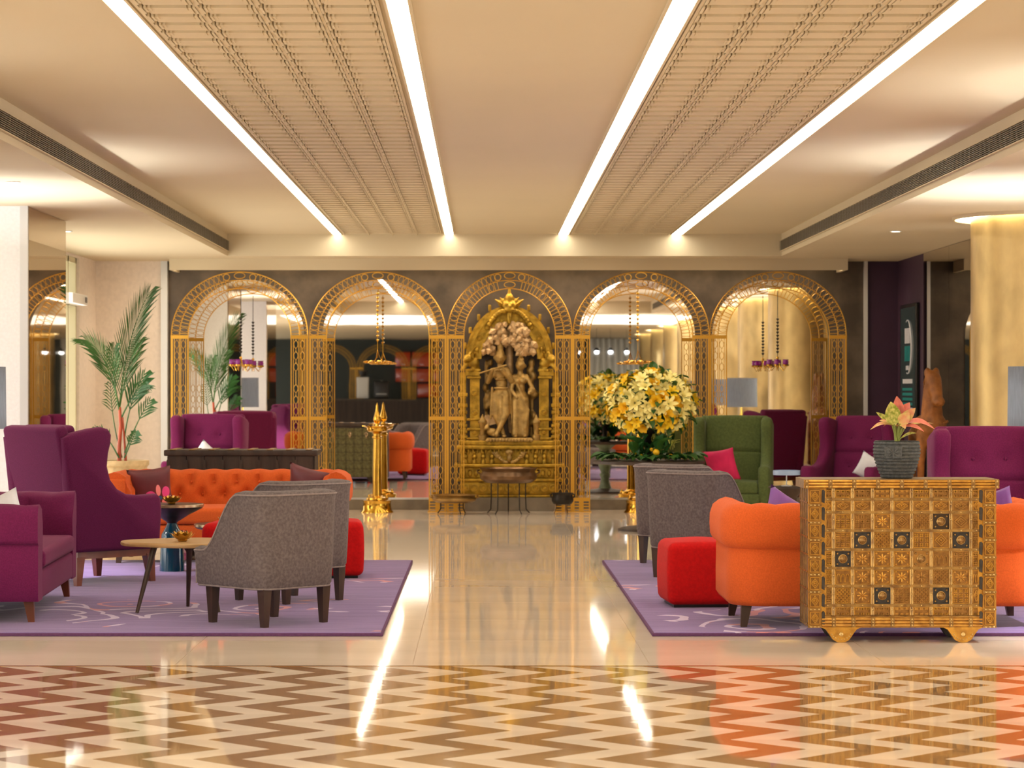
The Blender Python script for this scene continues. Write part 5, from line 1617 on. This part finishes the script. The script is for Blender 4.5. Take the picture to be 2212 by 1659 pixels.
# ------------------------------------------------------------------ potted plant on the gold chest
def pot_plant():
    t = thing('plant_pot', 'dark grey ribbed stone pot with a flower relief on the gold chest', 'plant pot', (2.298, 13.455, 0.899))
    prof = [(0.085, 0.0)]
    n = 11
    def rad(z):
        u = z/0.205
        return 0.085 + 0.045*math.sin(min(1, u*1.25)*PI/2) - 0.012*max(0, u-0.75)*4*0.5
    for k in range(n):
        z = 0.205*k/n; dz = 0.205/n
        prof += [(rad(z)-0.004, z+0.001), (rad(z+dz*0.3)+0.002, z+dz*0.25), (rad(z+dz*0.7)+0.002, z+dz*0.75), (rad(z+dz)-0.004, z+dz-0.001)]
    prof += [(rad(0.205), 0.207), (rad(0.205)-0.014, 0.207), (rad(0.205)-0.016, 0.185)]
    MB().lathe(prof, 48).build('pot', M_POTGREY, t, sharp=30)
    MB().lathe([(0.105, 0.18), (0.105, 0.188)], 24).build('soil', M_SOIL, t)
    a0 = R(-108)
    fl_ = MB()
    fl_.M = Matrix.Translation((0.131*math.cos(a0), 0.131*math.sin(a0), 0.145)) @ Matrix.Rotation(a0+PI/2, 4, 'Z')
    base = fl_.M.copy()
    fl_.box(-0.048, 0.048, -0.003, 0.006, -0.032, 0.032)
    for k in range(8):
        q = 2*PI*k/8
        fl_.M = base @ Matrix.Translation((0.02*math.cos(q), -0.003, 0.016*math.sin(q))) @ Matrix.Rotation(-q, 4, 'Y')
        fl_.ball((0,0,0), (0.022, 0.004, 0.006), 8, 4)
    fl_.build('flower_relief', M_POTGREY, t)
    p = thing('aglaonema', 'pink and lime leafed plant growing in the grey stone pot', 'plant', (2.298, 13.455, 0.899+0.186))
    k_ = 13.455/F
    def leaf(p0, p1, hw, m, depth0=0.0, depth1=-0.03, hint=(0, -1, 0.45), bend=0.0):
        a = Vector(((p0[0]-1938)*k_, depth0, (951-p0[1])*k_+0.021)); b = Vector(((p1[0]-1938)*k_, depth1, (951-p1[1])*k_+0.021))
        d = b-a; L = d.length; d.normalize()
        n = Vector(hint); n = (n - d*n.dot(d)).normalized(); w = n.cross(d)
        mb = MB()
        def P(u, v):
            ww = hw*(math.sin(PI*min(1, v**0.8*0.97+0.03)))**0.85
            q = (u-0.5)*2
            return a + d*L*v + w*ww*q - n*(0.30*(1-abs(q))*ww) + Vector((0,0,1))*bend*math.sin(PI*v)
        mb.grid(P, 6, 12)
        o = mb.build('leaf', m, p, fix=False)
        MB().tube([(0.012*math.sin(p1[0]), 0.01*math.cos(p1[1]), 0.0), (a.x*0.5, a.y*0.5, a.z*0.55), a + d*L*0.05], [0.006, 0.005, 0.003], 6).build('stem', M_STEM, p)
    leaf((1932, 917), (1923, 866), 0.046, M_LIMELEAF, -0.02, -0.03)
    leaf((1946, 905), (1938, 854), 0.034, M_ROSELEAF, 0.01, 0.0)
    leaf((1948, 900), (1966, 868), 0.030, M_ROSELEAF, 0.02, 0.0)
    leaf((1946, 912), (1976, 880), 0.030, M_PINKLEAF, -0.01, -0.04)
    leaf((1943, 915), (1962, 890), 0.034, M_PINKLEAF, -0.02, -0.05)
    leaf((1950, 915), (2018, 926), 0.030, M_ROSELEAF, 0.0, -0.04, (0, -0.5, 1), 0.035)
    leaf((1948, 920), (1992, 931), 0.022, M_ROSELEAF, -0.02, -0.08, (0, -0.5, 1), 0.02)
    leaf((1932, 918), (1897, 907), 0.020, M_PINKLEAF, -0.01, -0.05, (0, -0.5, 1), 0.01)
    leaf((1930, 918), (1879, 927), 0.017, M_PINKLEAF, -0.01, -0.03, (0, -0.6, 1), 0.025)
    leaf((1930, 912), (1895, 889), 0.017, M_LIMELEAF, 0.02, 0.03)
    leaf((1960, 918), (2022, 914), 0.012, M_PINKLEAF, 0.05, 0.06, (0, -0.4, 1), 0.01)
    leaf((1944, 946), (1977, 934), 0.016, M_LIMELEAF, -0.02, -0.06, (0, -0.6, 1), 0.012)
    leaf((1940, 920), (1950, 925), 0.026, M_PINKLEAF, -0.01, -0.10, (0, -0.2, 1), 0.02)
    leaf((1936, 918), (1915, 921), 0.022, M_PINKLEAF, 0.0, 0.09, (0, -0.2, 1), 0.02)
    leaf((1944, 916), (1972, 905), 0.026, M_LIMELEAF, 0.03, 0.09, (0, -0.6, 1), 0.02)
    leaf((1938, 914), (1930, 900), 0.028, M_PINKLEAF, 0.02, 0.08)
pot_plant()

# ------------------------------------------------------------------ palm in its planter
def palm():
    loc = (-3.60, 23.9, 0)
    t = thing('planter', 'sandy stone planter holding the palm in the left corner', 'planter', loc)
    MB().lathe([(0.16,0), (0.20,0.06), (0.25,0.30), (0.272,0.52), (0.27,0.62), (0.29,0.64), (0.29,0.685), (0.25,0.685), (0.245,0.60)], 40).build('pot', M_TERRA, t)
    MB().lathe([(0.245,0.60), (0.245,0.615)], 28).build('soil', M_SOIL, t)
    mb = MB(); mb.tube([(-0.20+0.055*math.cos(PI*k/8), -0.20, 0.66+0.075*math.sin(PI*k/8)) for k in range(9)], 0.011, 6); mb.build('handle', M_IRON, t)
    p = thing('palm', 'green feather palm with an orange stem in the left corner', 'plant', (loc[0], loc[1], 0.61))
    MB().tube([(0.0,0,0), (-0.005,0,0.2), (0.012,0,0.42), (0.0,0,0.6)], [0.024,0.02,0.018,0.014], 8).build('crownshaft', M_REDSTEM, p)
    MB().tube([(0.06,0.02,0), (0.05,0.02,0.18), (0.03,0.0,0.5)], [0.016,0.013,0.008], 8).build('crownshaft', M_REDSTEM, p)
    def frond(base, tip, sag, nl, ll, m, wdt=0.016, start=0.2, vee=0.9):
        base = Vector(base); tip = Vector(tip)
        mid = (base+tip)/2 + Vector(sag)
        pts = []
        for k in range(25):
            u = k/24
            pts.append(base*(1-u)**2 + mid*2*u*(1-u) + tip*u*u)
        mb = MB(); mb.tube(pts, [0.008*(1-0.8*k/24)+0.001 for k in range(25)], 5)
        for k in range(nl):
            u = start + (1-start)*k/(nl-1)
            i = min(23, int(u*24)); q = pts[i] + (pts[i+1]-pts[i])*(u*24-i)
            tg = (pts[i+1]-pts[i]).normalized()
            sd = tg.cross(Vector((0.1, -1, 0.15))).normalized()
            nrm = sd.cross(tg)
            L = ll*(0.55+0.6*math.sin(PI*min(1, 0.18+u*0.8)))*(1 if u < 0.93 else 0.8)
            for s in (-1, 1):
                dr = (sd*s*vee + tg*(0.95+0.6*u) + nrm*(0.15+0.1*math.sin(k*2.3))).normalized()
                e1 = q + dr*L*0.5 + Vector((0,0,-0.01)); e2 = q + dr*L + Vector((0,0,-0.035-0.02*(k % 3)))
                wv = tg*wdt*0.5
                mb.add([q-wv*0.4, q+wv*0.4, e1+wv, e1-wv, e2], [(0,1,2,3), (3,2,4)])
        o = mb.build('frond', m, p, fix=False)
        return o
    frond((0.0,0,0.58), (0.30,-0.10,1.72), (-0.10,0,0.10), 30, 0.40, M_LEAF, 0.034, 0.10, 0.42)
    frond((0.0,0,0.58), (-0.31,-0.10,1.26), (0.05,0,0.22), 22, 0.30, M_LEAF, 0.030, 0.25, 0.5)
    frond((0.0,0,0.60), (0.17,0.12,1.25), (-0.02,0,0.1), 14, 0.28, M_LEAF, 0.028, 0.3, 0.5)
    frond((0.0,0,0.55), (-0.03,-0.15,1.18), (-0.06,0,0.12), 14, 0.27, M_LEAF, 0.028, 0.3, 0.45)
    frond((0.02,0,0.5), (0.25,-0.08,0.82), (0.02,0,0.12), 12, 0.22, M_LEAF2, 0.028, 0.3, 0.55)
    frond((0.04,0.02,0.25), (0.24,0.0,0.92), (-0.06,0,0.05), 9, 0.28, M_LEAF2, 0.045, 0.45, 0.6)
    frond((0.05,0.0,0.15), (0.30,-0.05,0.66), (0.0,0,0.06), 6, 0.20, M_LEAF2, 0.035, 0.6, 0.7)
    frond((0.0,-0.03,0.10), (-0.22,-0.06,0.38), (-0.02,0,0.12), 9, 0.14, M_LEAF2, 0.03, 0.4)
    frond((0.05,-0.02,0.1), (0.17,-0.08,0.36), (0.02,0,0.05), 7, 0.12, M_LEAF2, 0.03, 0.4)
    frond((0.02,0.02,0.1), (-0.10,0.05,0.86), (-0.05,0,0.0), 10, 0.16, M_LEAF, 0.018, 0.6)
palm()

# ------------------------------------------------------------------ flower table
def flower_table():
    cx, cy = 1.62, 23.75
    t = thing('pedestal_table', 'round table on a grey-green baluster under the yellow flowers', 'table', (cx, cy, 0))
    MB().lathe([(0.535,0.655), (0.548,0.66), (0.548,0.682), (0.535,0.688)], 56).build('table_top', M_OLDWOOD, t)
    MB().lathe([(0.09,0.05), (0.075,0.09), (0.06,0.13), (0.055,0.2), (0.075,0.24), (0.055,0.27), (0.085,0.36), (0.105,0.44), (0.09,0.52), (0.06,0.56), (0.09,0.60), (0.16,0.655)], 28).build('baluster', M_VERDIGRIS, t)
    MB().lathe([(0.30,0.0), (0.30,0.02), (0.25,0.035), (0.12,0.05), (0.09,0.06)], 36).build('base', M_OLDWOOD, t)
    rnd = random.Random(9)
    # leaves spread over the table
    m_ = thing('leaf_garland', 'flat mat of green leaves spread over the round table', 'foliage', (cx, cy, 0.69))
    def leafm(L, w, m):
        mb = MB()
        def P(u, v):
            ww = w*math.sin(PI*v)**0.8; a = (u-0.5)*2
            return (L*v, ww*a, 0.02*abs(a)*w/0.05 + 0.03*math.sin(PI*v))
        mb.grid(P, 4, 6)
        return mb.mesh('leaf', m, fix=False)
    lf = [leafm(0.16, 0.05, M_LEAF), leafm(0.13, 0.035, M_LEAF2), leafm(0.22, 0.09, M_LEAF2)]
    for k in range(40):
        a = 2*PI*k/40 + rnd.uniform(-0.06, 0.06); r = 0.40 + rnd.uniform(-0.02, 0.02)
        place('leaf', lf[k % 2], m_, (r*math.cos(a), r*math.sin(a), 0.012+rnd.uniform(0, 0.02)), (rnd.uniform(-0.2, 0.2), rnd.uniform(-0.05, 0.16), a + rnd.uniform(-0.4, 0.4)), (rnd.uniform(0.9, 1.2),)*3)
    for k in range(90):
        a = rnd.uniform(0, 2*PI); r = rnd.uniform(0.2, 0.44)
        place('leaf', lf[k % 2], m_, (r*math.cos(a), r*math.sin(a), 0.004+rnd.uniform(0, 0.012)), (0, rnd.uniform(-0.15, 0.05), rnd.uniform(0, 2*PI)), (rnd.uniform(0.7, 1.1),)*3)
    budm = leafm(0.10, 0.018, M_LIMELEAF)
    # arrangement at the foot of the vase
    a_ = thing('fruit_arrangement', 'low arrangement of big leaves, buds and oranges on the flower table', 'arrangement', (cx, cy-0.15, 0.70))
    for k in range(26):
        a = rnd.uniform(0, 2*PI)
        place('leaf', lf[2 if k % 3 == 0 else k % 2], a_, (rnd.uniform(-0.16, 0.18), rnd.uniform(-0.08, 0.08), rnd.uniform(0.02, 0.12)), (0, rnd.uniform(-1.3, -0.2), a), (rnd.uniform(0.7, 1.2),)*3)
    for k in range(16):
        p = Vector((rnd.uniform(0.02, 0.26), rnd.uniform(-0.10, 0.05), rnd.uniform(0.04, 0.20)))
        e = Vector((rnd.uniform(-0.6,0.6), rnd.uniform(-0.6,0.0), rnd.uniform(0.3,1))).to_track_quat('X', 'Z').to_euler()
        place('bud', budm, a_, p, e)
    for x, y, z, r in ((0.055, -0.10, 0.075, 0.032), (0.20, -0.05, 0.035, 0.022), (-0.09, -0.08, 0.035, 0.02), (0.01, -0.09, 0.10, 0.018), (-0.14,-0.02,0.07,0.02)):
        MB().ball((x,y,z), r, 14, 9).build('orange', M_LILY3, a_)
    # vase and the big ball of lilies
    v = thing('flower_vase', 'tall dark vase hidden beneath the ball of yellow lilies', 'vase', (cx, cy, 0.689))
    MB().lathe([(0.07,0), (0.075,0.02), (0.03,0.06), (0.035,0.18), (0.075,0.26), (0.085,0.30), (0.06,0.30)], 24).build('vase', M_IRON, v)
    q = thing('lily_bouquet', 'large ball of yellow lilies and leaves on the round table', 'flowers', (cx+0.02, cy, 1.245))
    def lily(m, L=0.075, w=0.02):
        mb = MB()
        for k in range(6):
            mb.M = Matrix.Rotation(2*PI*k/6, 4, 'Z')
            def P(u, v):
                a = (u-0.5)*2; ww = w*math.sin(PI*min(1, v*0.92+0.08))**0.75
                return (0.008+L*v*0.9, ww*a, 0.045*math.sin(PI*0.62*v) + 0.006*a*a)
            mb.grid(P, 2, 4)
        mb.M = Matrix.Identity(4)
        for k in range(3):
            a = 2*PI*k/3
            mb.tube([(0,0,0), (0.012*math.cos(a), 0.012*math.sin(a), 0.05)], 0.0025, 4)
        return mb.mesh('lily', m, fix=False)
    ls = [lily(M_LILY1), lily(M_LILY2), lily(M_LILY3, 0.06, 0.026), lily(M_LILY1, 0.085, 0.018)]
    n = 200
    for k in range(n):
        z = 1 - 2*(k+0.5)/n; a = k*2.39996
        rr = math.sqrt(1-z*z)
        jit = rnd.uniform(0.86, 1.07)
        p = Vector((rr*math.cos(a)*0.39, rr*math.sin(a)*0.37, z*0.30))*jit
        if p.z < -0.24 and abs(p.x) < 0.2: continue
        d = Vector((p.x/0.44, p.y/0.40, p.z/0.335)).normalized() + Vector((rnd.uniform(-0.35,0.35), rnd.uniform(-0.35,0.35), rnd.uniform(-0.2,0.3)))
        e = d.to_track_quat('Z', 'Y').to_euler()
        place('lily', ls[[0,1,3,3,2,0,1,0][rnd.randrange(8)]], q, p, e, (rnd.uniform(0.85, 1.2),)*3)
    for k in range(110):
        z = 1 - 2*(k+0.5)/110; a = k*2.39996 + 1
        rr = math.sqrt(1-z*z)
        p = Vector((rr*math.cos(a)*0.365, rr*math.sin(a)*0.34, z*0.27))
        d = p.normalized() + Vector((rnd.uniform(-0.6,0.6), rnd.uniform(-0.6,0.6), rnd.uniform(-0.6,0.4)))
        e = d.to_track_quat('X', 'Z').to_euler()
        place('leaf', lf[k % 2], q, p*1.06, e, (rnd.uniform(0.6, 0.95),)*3)
    MB().ball((0,0,0), (0.29,0.27,0.20), 20, 12).build('leafy_core', M_LEAF2, q)
    MB().tube([(-0.01,0,-0.24), (-0.01,0,-0.30)], 0.03, 8).build('stems', M_LEAF2, q)
flower_table()

# ------------------------------------------------------------------ lamps on side tables
def shade_lamp(loc, lab, tlab):
    s = thing('lamp_table', tlab, 'side table', (loc[0], loc[1], loc[2]), 0, 'lamp tables')
    MB().lathe([(0.20,0.535), (0.20,0.56)], 32).build('table_top', M_OLDWOOD, s)
    MB().lathe([(0.03,0.02), (0.03,0.54)], 16).build('post', M_IRON, s)
    MB().lathe([(0.16,0.0), (0.16,0.015), (0.03,0.03)], 28).build('foot', M_IRON, s)
    t = thing('table_lamp', lab, 'lamp', (loc[0], loc[1], loc[2]+0.561), 0, 'grey drum table lamps')
    MB().lathe([(0.10,0), (0.10,0.02), (0.035,0.04), (0.05,0.12), (0.07,0.24), (0.045,0.36), (0.015,0.42), (0.015,0.62)], 28).build('lamp_base', M_BRASS, t)
    MB().lathe([(0.252,0.515), (0.247,0.975), (0.243,0.975), (0.248,0.515)], 44, cap=False).build('lamp_shade', M_SHADE, t)
    mb = MB()
    for k in range(3):
        a = 2*PI*k/3
        mb.tube([(0,0,0.62), (0.245*math.cos(a), 0.245*math.sin(a), 0.60)], 0.003, 5)
    mb.build('shade_spider', M_IRON, t)
    MB().ball((0,0,0.72), (0.035,0.035,0.05), 14, 10).build('bulb', M_LAMPGLOW, t)
    d = bpy.data.lights.new('lamp_light', 'POINT'); d.energy = 330; d.color = (0.96, 0.98, 1.0); d.shadow_soft_size = 0.06
    o = bpy.data.objects.new('lamp_light', d); C.objects.link(o); o.parent = t; o.location = (0, 0, 0.72)
shade_lamp((-3.80, 17.95, 0.021), 'lit grey drum lamp at the left edge before the white pier', 'small round table under the lamp at the left edge')
shade_lamp((4.09, 17.7, 0.021), 'lit grey drum lamp at the right edge before the gold column', 'small round table under the lamp at the right edge')

shade_lamp((4.10, 13.4, 0.021), 'lit grey drum lamp beyond the right edge, seen only in the mirrors, nearer one', 'small round table under the nearer mirrored lamp')
shade_lamp((4.10, 7.2, 0.0), 'lit grey drum lamp beyond the right edge, seen only in the mirrors, farther one', 'small round table under the farther mirrored lamp')
shade_lamp((-4.3, 11.9, 0.0), 'lit grey drum lamp beyond the left edge beside the nearer pier', 'small round table beside the nearer pier')

# ------------------------------------------------------------------ turned side table with a tray stand
def turned_table():
    t = thing('turned_table', 'dark turned wooden side table between the green and purple chairs', 'side table', (2.90, 23.0, 0))
    MB().lathe([(0.185,0.445), (0.19,0.45), (0.19,0.462), (0.18,0.466)], 32).build('table_top', M_OLDWOOD, t)
    MB().lathe([(0.12,0), (0.12,0.03), (0.085,0.05), (0.07,0.09), (0.10,0.14), (0.075,0.18), (0.055,0.22), (0.075,0.27), (0.095,0.31), (0.075,0.33), (0.08,0.36), (0.11,0.40), (0.12,0.445)], 24).build('turned_post', M_DARKLEG, t)
    s = thing('tray_stand', 'pale blue round tray on a thin stem on the dark turned table', 'stand', (2.88, 23.0, 0.467))
    MB().lathe([(0.128,0.105), (0.13,0.107), (0.13,0.148), (0.12,0.15), (0.12,0.115)], 32).build('tray', mat('pale_blue_tray', rgb(150, 172, 206), 0.25, coat=0.3), s)
    MB().lathe([(0.05,0), (0.05,0.006), (0.006,0.012), (0.006,0.106)], 16).build('stem', M_TRIM, s)
turned_table()

# ------------------------------------------------------------------ carved wooden horse
def horse():
    b = thing('wood_block', 'rough wooden block beneath the carved horse', 'block', (4.45, 24.1, 0))
    MB().rbox((0,0,0.14), (0.46, 0.80, 0.28), 0.02, 2).build('block', M_CARVED, b)
    MB().rbox((0.02,0,0.335), (0.40, 0.74, 0.10), 0.02, 2).build('upper_block', M_CARVED, b)
    t = thing('carved_horse', 'carved wooden horse standing on a block beside the gold column', 'sculpture', (4.45, 24.1, 0.384))
    hull('body', [
        ((0,0.05,0.62), (0.145,0.20,0.15)), ((0,0.30,0.60), (0.14,0.17,0.15)), ((0,-0.10,0.64), (0.15,0.12,0.15)), ((0,-0.06,0.50), (0.11,0.12,0.10)),
        ((0,-0.08,0.72), (0.0,-0.10,1.02), 0.115, 0.085), ((0,-0.10,1.0), (0.0,-0.12,1.12), 0.085, 0.075), ((0.01,-0.12,1.10), (0.025,-0.24,0.91), 0.082, 0.058), ((0.03,-0.26,0.88), (0.072,0.065,0.055)),
        ((-0.040,-0.08,1.165), (0.036,0.06,0.055)), ((0.042,-0.08,1.165), (0.036,0.06,0.055)), ((0,-0.04,1.12), (0,0.0,0.85), 0.04, 0.035), ((-0.045,-0.17,1.06), 0.022), ((0.06,-0.17,1.06), 0.022), ((0.0,-0.31,0.865), 0.018), ((0.055,-0.31,0.865), 0.018),
        ((-0.10,-0.10,0.55), (-0.115,-0.13,0.30), 0.065, 0.042), ((-0.115,-0.13,0.30), (-0.12,-0.12,0.03), 0.040, 0.034), ((-0.12,-0.14,0.025), (0.042,0.052,0.025)),
        ((0.10,-0.10,0.55), (0.115,-0.22,0.38), 0.065, 0.045), ((0.115,-0.22,0.38), (0.10,-0.12,0.22), 0.038, 0.03), ((0.10,-0.10,0.19), 0.04),
        ((-0.09,0.36,0.55), (-0.10,0.42,0.30), 0.07, 0.042), ((-0.10,0.42,0.30), (-0.10,0.38,0.03), 0.038, 0.034), ((0.10,0.36,0.55), (0.12,0.42,0.30), 0.07, 0.042), ((0.12,0.42,0.30), (0.13,0.36,0.03), 0.038, 0.034),
        ((0.0,0.46,0.66), (0.0,0.55,0.30), 0.04, 0.025)], t, M_CARVED, 0.014)
    mb = MB()
    for k in range(12):
        a = R(-70 + 140*k/11)
        mb.ball((0.15*math.sin(a), -0.10-0.10*math.cos(a), 0.70 - 0.05*math.cos(a)), 0.016, 8, 5)
    mb.build('breast_collar', M_CARVED, t)
    mane = MB()
    for k in range(14):
        z = 0.84+0.021*k
        mane.tube([(0.0,0.02-0.02*math.sin(k),z+0.05), (-0.05,-0.06,z+0.02), (-0.085,-0.10,z-0.05)], [0.014,0.012,0.006], 6)
    mane.build('mane', M_CARVED, t)
horse()

# ------------------------------------------------------------------ screen on the aubergine side wall
def sign():
    t = thing('wall_screen', 'dark portrait screen with a teal and white ring logo on the aubergine wall', 'screen', (4.80, 27.12, 1.70))
    MB().rbox((-0.022,0,0), (0.04, 1.02, 1.28), 0.006, 2).build('frame', M_BLACK, t)
    MB().box(-0.045, -0.0425, -0.46, 0.46, -0.60, 0.60).build('display', M_SCREEN, t, smooth=False)
    x = -0.047
    # ring, open towards the upper left
    mb = MB()
    mb.tube([(x, -0.24*math.cos(R(100 - 230*k/40)) if False else -0.26*math.sin(R(-20+215*k/40)), 0.16+0.30*math.cos(R(-20+215*k/40))) for k in range(41)], [0.004+0.009*math.sin(PI*k/40) for k in range(41)], 6)
    mb.build('logo_ring', M_SCREENWHITE, t)
    def bars(z, h, ws, m, nm, y0):
        y = y0
        for w in ws:
            MB().box(x-0.002, x+0.001, y-w, y, z, z+h).build(nm, m, t, smooth=False); y -= w*1.35
    bars(0.20, 0.17, (0.05, 0.06, 0.035, 0.05, 0.05), M_SCREENWHITE, 'logo_letter', 0.17)
    bars(0.0, 0.17, (0.07, 0.07, 0.06, 0.06), M_SCREENTEAL, 'logo_letter', 0.18)
    bars(-0.10, 0.05, (0.05, 0.04, 0.05), M_SCREENWHITE, 'logo_letter', 0.10)
    MB().box(x-0.002, x+0.001, -0.30, 0.30, -0.25, -0.20).build('text_line', M_SCREENWHITE, t, smooth=False)
    for k in range(5):
        MB().box(x-0.002, x+0.001, -0.30, 0.32, -0.33-0.055*k, -0.30-0.055*k).build('text_line', M_SCREENTEAL if k < 4 else M_SCREENWHITE, t, smooth=False)
sign()

# ------------------------------------------------------------------ white box beside the corner window
t = thing('wall_box', 'white wall box with a dark socket beside the corner window', 'wall fitting', (-4.42, 26.12, 2.36))
MB().rbox((0,0,0), (0.13, 0.95, 0.11), 0.01, 2).build('casing', M_WHITEBOX, t)
MB().box(0.060, 0.072, 0.30, 0.40, -0.03, 0.03).build('socket', M_BLACK, t, smooth=False)

# ------------------------------------------------------------------ coffee bar behind the photographer (seen in the mirrors)
def bar():
    t = thing('bar_counter', 'dark coffee bar counter seen in the second mirror', 'counter', (-2.3, -15.2, 0))
    MB().box(-2.2, 1.4, -0.35, 0.35, 0, 1.02).build('body', M_OLDWOOD, t, smooth=False)
    MB().rbox((-0.4, 0, 1.045), (3.7, 0.8, 0.05), 0.01, 2).build('counter_top', M_STONE, t)
    k = 0
    for x, z, w, h in ((-2.42, 2.05, 0.42, 0.42), (-1.88, 2.05, 0.55, 0.42), (-1.20, 2.05, 0.62, 0.42), (-2.42, 1.58, 0.42, 0.40), (-1.88, 1.58, 0.55, 0.40), (-1.20, 1.58, 0.62, 0.40), (-1.55, 1.12, 0.9, 0.40)):
        c = thing('wall_cabinet', 'glossy orange wall cabinet in the second mirror, %s counted from top left' % ORD[k] if k < 5 else ('glossy orange wall cabinet, lower right of the mirrored group' if k == 5 else 'wide orange wall cabinet, lowest of the mirrored group'), 'cabinet', (x, YB + 0.18, z), 0, 'orange bar cabinets')
        k += 1
        MB().rbox((0,0,h/2), (w, 0.34, h), 0.01, 2).build('carcass', M_ORANGELAC, c)
        MB().box(-0.06, 0.06, 0.172, 0.185, 0.05, 0.065).build('handle', M_TRIM, c, smooth=False)
    m = thing('coffee_machine', 'black coffee machine on the bar counter in the mirror', 'coffee machine', (-3.0, -15.2, 1.071))
    MB().rbox((0,0,0.27), (0.42, 0.45, 0.50), 0.03, 2).build('body', M_BLACK, m)
    MB().rbox((0,0.20,0.14), (0.30, 0.12, 0.03), 0.01, 2).build('drip_tray', M_TRIM, m)
    MB().lathe([(0.04,0.5), (0.05,0.52), (0.03,0.53)], 16).build('dial', M_TRIM, m)
    m = thing('grinder', 'white upright grinder on the bar counter in the mirror', 'grinder', (-3.55, -15.2, 1.071))
    MB().rbox((0,0,0.32), (0.36, 0.35, 0.62), 0.04, 2).build('body', M_WHITEBOX, m)
    MB().lathe([(0.07,0.62), (0.12,0.80), (0.12,0.82)], 20).build('hopper', M_BLACK, m)
    for i, x in enumerate((2.35, 2.80, 3.15, 3.55)):
        p = thing('pendant_lamp', 'bright pendant bulb mirrored in the fourth arch, %s from the left' % ORD[i], 'pendant lamp', (x, -4.0, 2.30), 0, 'pendant bulbs by the bar')
        MB().tube([(0,0,0.06), (0,0,ZL-2.30)], 0.004, 5).build('cord', M_BLACK, p)
        MB().lathe([(0.10,0.0), (0.04,0.08), (0.02,0.10)], 20).build('shade', M_BLACK, p)
        MB().ball((0,0,-0.005), 0.05, 12, 8).build('bulb', M_BULB, p)
    cu = MB()
    def P(u, v):
        return (3.1 + 1.9*u, -14.5 + 0.06*math.sin(u*PI*22), 0.03 + (ZL-0.06)*v)
    cu.grid(P, 132, 2)
    o = cu.build('curtain', M_CURTAIN, None, fix=False)
    md = o.modifiers.new('thick', 'SOLIDIFY'); md.thickness = 0.006
    tag(o, 'pale sheer curtain reflected in the fourth mirror', 'curtain')
bar()
for i, x in enumerate((-4.60, -3.03, -1.46, 0.11)):
    r = [ob for ob in C.objects if ob.name.startswith('lattice_arch')][1]
    dup(r, (x, YB + 0.5, 0), 0, 'gilt lattice arch by the mirrored bar, %s from the left' % ORD[i], 'gilt lattice arches by the bar')
